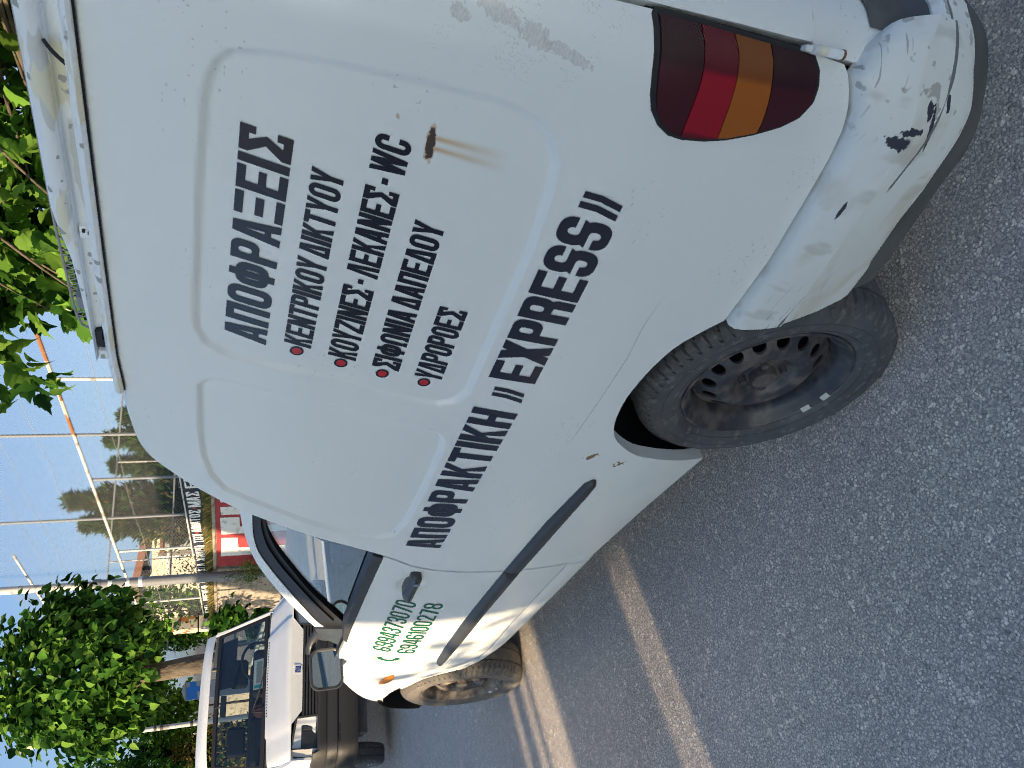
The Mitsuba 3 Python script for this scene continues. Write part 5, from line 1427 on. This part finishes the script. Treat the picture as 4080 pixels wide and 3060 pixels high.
bush("ivy_hedge", "dense green climber covering the fence beside the rusty meter cabinet", (-23.5, WY + .25, 2.3), (2.6, .6, 1.5), 4200, .13, GREENS, rg, 40, cat_="hedge")
bush("ivy_hedge", "sunlit green hedge to the left of the blue kiosk", (-26.5, 6.2, 2.5), (2.6, 1.3, 1.25), 4200, .14, GREENS[1:], rg, 40, cat_="hedge")
bush("shrub", "dark leafy shrub at the foot of the lit street wall", (-9.9, 3.55, .72), (.55, .5, .55), 520, .14, GREENS[:4], rg, 14)
bush("weed", "feathery light green weed against the street wall", (-17.6, WY - .6, .35), (.5, .3, .55), 700, .09, [(.10, .17, .04), (.14, .20, .05)], rg, 14, "spike")
bush("dry_shrub", "thin dry yellow shrub behind the fence in front of the cream house", (-22.6, 10.2, 2.0), (1.3, 1.0, 1.3), 620, .08, [(.30, .23, .08), (.20, .18, .06), (.34, .27, .10)], rg, 26)
bush("dry_shrub", "dry yellow-green shrub in front of the pale house at the street's end", (-26.0, 4.6, 1.0), (1.6, 1.0, 1.5), 1500, .10, [(.30, .23, .08), (.12, .15, .04), (.20, .18, .06)], rg, 26)
rg = np.random.default_rng(44)
bush("shrub", "dark green shrub at the far left above the hatchback roof", (-21.0, 2.6, 1.6), (1.3, 1.0, 1.25), 1900, .15, GREENS[:3], rg, 26)
bush("broadleaf_tree", "dark broad-leaved tree at the far left edge of the view", (-25.0, 3.2, 3.6), (2.6, 1.7, 1.75), 4200, .17, GREENS[:3], rg, 40, cat_="tree")


def conifer(key, label, base, apex_list, pal, rg, n=5200, width=.30, ln=.55):
    k = thing(key, label, "tree")
    pos, dirs, cols = [], [], []
    tb = []
    for (ax, ay, az) in apex_list:
        b = np.array([ax + rg.normal() * .1, ay + rg.normal() * .1, base])
        a = np.array([ax, ay, az])
        tb.append(tube([b, (a + b) / 2, a], [.14, .08, .015], 7))
        nb = n // len(apex_list)
        t = rg.random(nb) ** 1.15
        h = b + (a - b) * (1 - t)[:, None]
        r = (az - base) * width * (t ** .8) * (.25 + .85 * rg.random(nb)) * (1 + .35 * np.sin(t * 40 + rg.random(nb)))
        th = rg.random(nb) * 2 * np.pi
        th = np.round(th * 4 + t * 9) / 4 + rg.normal(size=nb) * .12
        o = np.stack([np.cos(th), np.sin(th), 0 * th], -1)
        pos.append(h + o * r[:, None] - np.stack([0 * r, 0 * r, .12 * r], -1))
        dd = o * .8 + np.stack([0 * th, 0 * th, .55 + .3 * rg.random(nb)], -1) + rg.normal(size=(nb, 3)) * .25
        dirs.append(dd / np.linalg.norm(dd, axis=1, keepdims=True))
    pos, dirs = np.vstack(pos), np.vstack(dirs)
    add(f"{k}__trunk", cat(tb), "bark", smooth=True)
    m_ = len(pos)
    x = np.cross(dirs, rg.normal(size=(m_, 3))); x /= np.linalg.norm(x, axis=1, keepdims=True)
    Fr = np.stack([x, dirs, np.cross(x, dirs)], -1)
    me, c = leaf_mesh("spike", pos, Fr, ln * (.5 + .7 * rg.random(m_)), leaf_cols(m_, rg, pal, .3))
    add(f"{k}__crown", me, "needle", smooth=True, color=c)
    return k


rg = np.random.default_rng(8)
CONI = [(.030, .075, .018), (.045, .105, .024), (.060, .120, .03), (.050, .080, .02)]
CONB = CONI * 2 + [(.16, .10, .035), (.12, .09, .03)]
conifer("conifer", "tallest dark conifer with browning lower branches behind the court fence", -.8, [(-25.9, 13.7, 5.75), (-26.3, 12.95, 5.2), (-25.6, 12.5, 3.7)], CONB, rg, 15000, .21, .36)
conifer("conifer", "dark green conifer half hidden behind the van's roof edge", -.8, [(-24.1, 15.2, 4.35), (-23.7, 15.9, 3.9), (-25.0, 14.6, 4.2)], CONI, rg, 13000, .24, .36)
conifer("cypress", "dark leaning cypress top above the hatchback roof", -1.0, [(-27.6, 5.2, 3.1), (-27.2, 4.3, 3.3)], CONI[:2], rg, 3800, .15, .40)

# ---------------------------------------------------------------- meter cabinet, kiosk, lamps, houses
mc = thing("meter_cabinet", "rusty cream metal meter cabinet standing on the street wall", "cabinet")
cx, cy, cz = -22.9, WY - .05, .78
add(f"{mc}__box", cat([boxm(cx - .16, cx + .22, cy - .30, cy + .1, cz + .62, cz + 1.35, .01), boxm(cx - .16, cx + .22, cy - .30, cy + .1, cz, cz + .58, .01)]), "cabinet_cream", smooth=30)
add(f"{mc}__door", boxm(cx - .12, cx + .18, cy - .32, cy - .30, cz + .66, cz + 1.30, .004), "cabinet_cream", smooth=30)
add(f"{mc}__door", boxm(cx - .12, cx + .18, cy - .32, cy - .30, cz + .04, cz + .54, .004), "cabinet_cream", smooth=30)
add(f"{mc}__gap", boxm(cx - .15, cx + .21, cy - .28, cy + .08, cz + .575, cz + .625), "rubber")

kx, ky = -13.45, 3.53
kg = float(gz(kx, KERB)) + .1
kk = thing("kiosk", "narrow grey street cabinet with a blue painted cross and torn posters", "kiosk")
Rk = trimesh.transformations.rotation_matrix(math.radians(-12), [0, 0, 1])
def kad(name, m, mt, **k):
    m = m.copy(); m.apply_transform(Rk); m.apply_translation([kx, ky, 0]); return add(f"{kk}__{name}", m, mt, **k)
kad("body", boxm(-.20, .12, -.16, .16, kg, 1.63, .006), "sign_grey", smooth=30)
roofp = M([(-.22, -.18, 1.63), (.14, -.18, 1.63), (.14, .18, 1.63), (-.22, .18, 1.63), (-.22, 0, 1.70), (.14, 0, 1.70)], [[0, 1, 5], [0, 5, 4], [1, 2, 5], [2, 3, 4], [2, 4, 5], [3, 0, 4], [0, 3, 2], [0, 2, 1]])
kad("roof", roofp, "sign_grey")
bl_ = Polygon([(-.155, 1.60), (-.155, 1.42), (-.02, 1.42), (-.02, 1.30), (.06, 1.30), (.06, 1.43), (.15, 1.45), (.15, 1.55), (.06, 1.55), (.06, 1.61)]).buffer(.006)
kad("blue_mark", M(*[(np.stack([0 * v[:, 0] + .1215, v[:, 0], v[:, 1]], -1), f) for v, f in [sheet2(bl_, .1)]][0]), "sign_blue", label="blue cross painted on the cabinet")
for i, (z0, z1, mt) in enumerate(((1.45, 1.61, "sign_blue"), (1.28, 1.45, "sign_dark"), (1.10, 1.28, "sign_blue"))):
    kad("poster", boxm(-.20, .115, -.163, -.1605, z0 + .004, z1 - .004), mt)
    for j, tx in enumerate(("ΝΕΣ", "ΟΣ")):
        P = word(tx, W=.5, S=.16, Tt=.15)
        zt = z1 - .02 - j * .075
        kad("poster_lettering", place_text(P, (-.18, zt), (-.18, zt - .06), (.09, zt), (.09, zt - .06), lambda s, t, o=0: np.stack([s, 0 * s - .165, t], -1)), "sign_white")

lp = thing("street_lamp", "tall street lamp with a flared cream lantern at the upper left", "street lamp")
lx, ly = -19.40, 4.19
g0 = float(gz(lx, KERB)) + .1
add(f"{lp}__pole", tube([(lx, ly, g0), (lx, ly, 4.6), (lx, ly, 4.98)], [.070, .050, .036], 12), "steel_pale", smooth=40)
lam = [(.045, 4.93), (.085, 4.96), (.092, 5.04), (.096, 5.09), (.106, 5.10), (.115, 5.20), (.122, 5.28)]
tocap = lambda pr: (lambda m: (m.apply_transform(trimesh.transformations.rotation_matrix(math.pi / 2, [1, 0, 0])), m.apply_translation([lx, ly, 0]), m)[2])(revolve([(r, z) for r, z in pr], 28))
add(f"{lp}__lantern", flip(tocap(lam)), "lamp_cream", smooth=35)
add(f"{lp}__cap", flip(tocap([(.122, 5.27), (.200, 5.315), (.205, 5.33), (.12, 5.38), (.0, 5.405)])), "steel_pale", smooth=35)
for z in (2.35, 2.2, 1.5):
    add(f"{lp}__patch", tube([(lx, ly, z), (lx, ly, z + .07)], .067, 12, False), "sign_dark", smooth=40)

hs_ = thing("house", "cream house with a brown-red roof edge beyond the court", "house")
# built on a frame turned towards the street: a runs along the front, n points to the viewer
h0 = np.array([-31.0, 14.9, -1.0]); ha = np.array([-.50, -.866, 0]); hn = np.array([.866, -.50, 0])
def hp_(a, n_, z):
    return h0 + ha * a + hn * n_ + [0, 0, z + 1.0]
def hbox(a0, a1, n0, n1, z0, z1):
    v = [hp_(a, n_, z) for a in (a0, a1) for n_ in (n0, n1) for z in (z0, z1)]
    return M(v, [[0, 1, 3], [0, 3, 2], [4, 6, 7], [4, 7, 5], [0, 4, 5], [0, 5, 1], [2, 3, 7], [2, 7, 6], [0, 2, 6], [0, 6, 4], [1, 5, 7], [1, 7, 3]])
add(f"{hs_}__wall", hbox(-.5, 4.6, -8, 0, -1, 3.2), "house_cream")
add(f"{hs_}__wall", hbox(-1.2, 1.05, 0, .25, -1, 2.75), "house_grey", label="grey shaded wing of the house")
gw = [hp_(1.2, .03, 2.7), hp_(4.5, .03, 2.7), hp_(2.9, .03, 3.75)]
add(f"{hs_}__gable", M([*gw], [[0, 1, 2]]), "house_cream")
def slab(a0, z0, a1, z1, th=.28):
    v = [hp_(a, n_, z) for (a, z) in ((a0, z0), (a1, z1), (a1, z1 + th), (a0, z0 + th)) for n_ in (-8, .45)]
    return M(v, [[0, 2, 3], [0, 3, 1], [2, 4, 5], [2, 5, 3], [4, 6, 7], [4, 7, 5], [6, 0, 1], [6, 1, 7], [1, 3, 5], [1, 5, 7], [0, 6, 4], [0, 4, 2]])
add(f"{hs_}__roof", cat([slab(-.8, 3.05, 2.5, 3.72), slab(2.5, 3.72, 5.2, 3.05), slab(-1.4, 2.7, 1.15, 2.78, .12)]), "roof_brown")
add(f"{hs_}__downpipe", cat([tube([hp_(1.35, .1, z) for z in (-1, 3.0)], .05, 8), tube([hp_(a, .15, 2.55) for a in (1.2, 2.1)], .05, 8)]), "sign_white", smooth=40)
add(f"{hs_}__window", hbox(2.9, 3.6, 0, .03, .6, 1.9), "interior_dark")
hp2 = thing("house", "pale distant house glimpsed through the trees at the street's end", "house")
h0 = np.array([-58.0, 10.5, -1.0]); ha = np.array([-.2, -.98, 0]); hn = np.array([.98, -.2, 0])
add(f"{hp2}__wall", hbox(-2, 4, -7, 0, -2, 2.6), "house_cream")
add(f"{hp2}__roof", hbox(-2.3, 4.3, -7.3, .3, 2.6, 2.9), "roof_brown")
for a in (-1.0, .8, 2.4):
    add(f"{hp2}__window", hbox(a, a + .8, 0, .04, .4, 1.7), "interior_dark")

# ---------------------------------------------------------------- across the street, behind the camera: what the low sun comes past
ab = thing("apartment_building", "two-storey cream building across the street", "building")
abw = Polygon([(4.86, -16), (10.6, -16), (10.6, -24), (6.6, -24)])
am = trimesh.creation.extrude_polygon(abw, 6.65, engine="earcut"); am.apply_translation([0, 0, -.2])
add(f"{ab}__wall", am, "house_cream")
for i in range(2):
    for z in (1.0, 3.9):
        add(f"{ab}__window", boxm(5.7 + i * 2.5, 7.1 + i * 2.5, -16.0, -15.96, z, z + 1.4), "interior_dark")
for x0, x1, h, nm in ((-9.6, -5.4, 9.9, "left"), (-14.0, -11.8, 9.0, "far left")):
    a2 = thing("apartment_building", f"cream building across the street, {nm} of the low one", "building")
    add(f"{a2}__wall", boxm(x0, x1, -26, -18, -.5, h), "house_cream")
    for z in (1.0, 4.0, 6.8):
        add(f"{a2}__window", boxm(x0 + .6, x0 + 1.7, -18.0, -17.96, z, z + 1.3), "interior_dark")
bf = thing("board_fence", "tall board fence across the street with a few narrow gaps between its boards", "fence")
FY, FH = -8.0, 2.72
gaps = [(1.50, 1.55), (1.68, 1.745), (1.80, 2.03), (2.865, 2.905), (2.95, 2.99)]
edges_ = [-11.0] + [v for g in gaps for v in g] + [4.9]
for a, b in zip(edges_[::2], edges_[1::2]):
    n = max(1, round((b - a) / .145))
    for k in range(n):
        x0, x1 = a + (b - a) * k / n, a + (b - a) * (k + 1) / n
        add(f"{bf}__board", boxm(x0, x1 + .0005, FY - .012 - .004 * (k % 2), FY + .012, 0.0, FH - .03 * ((k * 7) % 4) / 3), "fence_wood")
add(f"{bf}__rail", cat([boxm(-11, 4.9, FY - .08, FY - .02, z, z + .09) for z in (2.45,)]), "fence_wood")
scene["fence_wood"] = pri(mikit.proc(lambda p, n, uv: mix(C3((0.14, 0.11, 0.08)), C3((0.24, 0.20, 0.15)), fbm(p.x * 40, p.y * 4, p.z * 3, 3))), 0.85, 0.2)
rg = np.random.default_rng(77)
add(f"{bf}__hoarding", boxm(3.00, 3.62, FY - .05, FY - .02, 2.60, 4.05), "fence_wood")
n_ = 1500
pos = np.stack([rg.uniform(-4, 4.6, n_), FY - .5 + rg.normal(size=n_) * .25, FH - .1 + np.abs(rg.normal(size=n_)) * .20], -1)
x2_ = np.stack([1.38 + rg.normal(size=70) * .16, FY - .4 + rg.normal(size=70) * .15, 3.10 + rg.normal(size=70) * .20], -1)
ck = meshkit.noise(np.stack([pos[:, 0] * 1.3, 0 * pos[:, 0], pos[:, 2] * 2], -1)) > .48
pos = np.vstack([pos[ck], x2_])
tree("climber", "loose climbing plant along the top of the board fence", "plant", "heart", pos, np.tile([0, .5, .3], (len(pos), 1)), .16, GREENS, rg, None, None, None, crown="foliage")
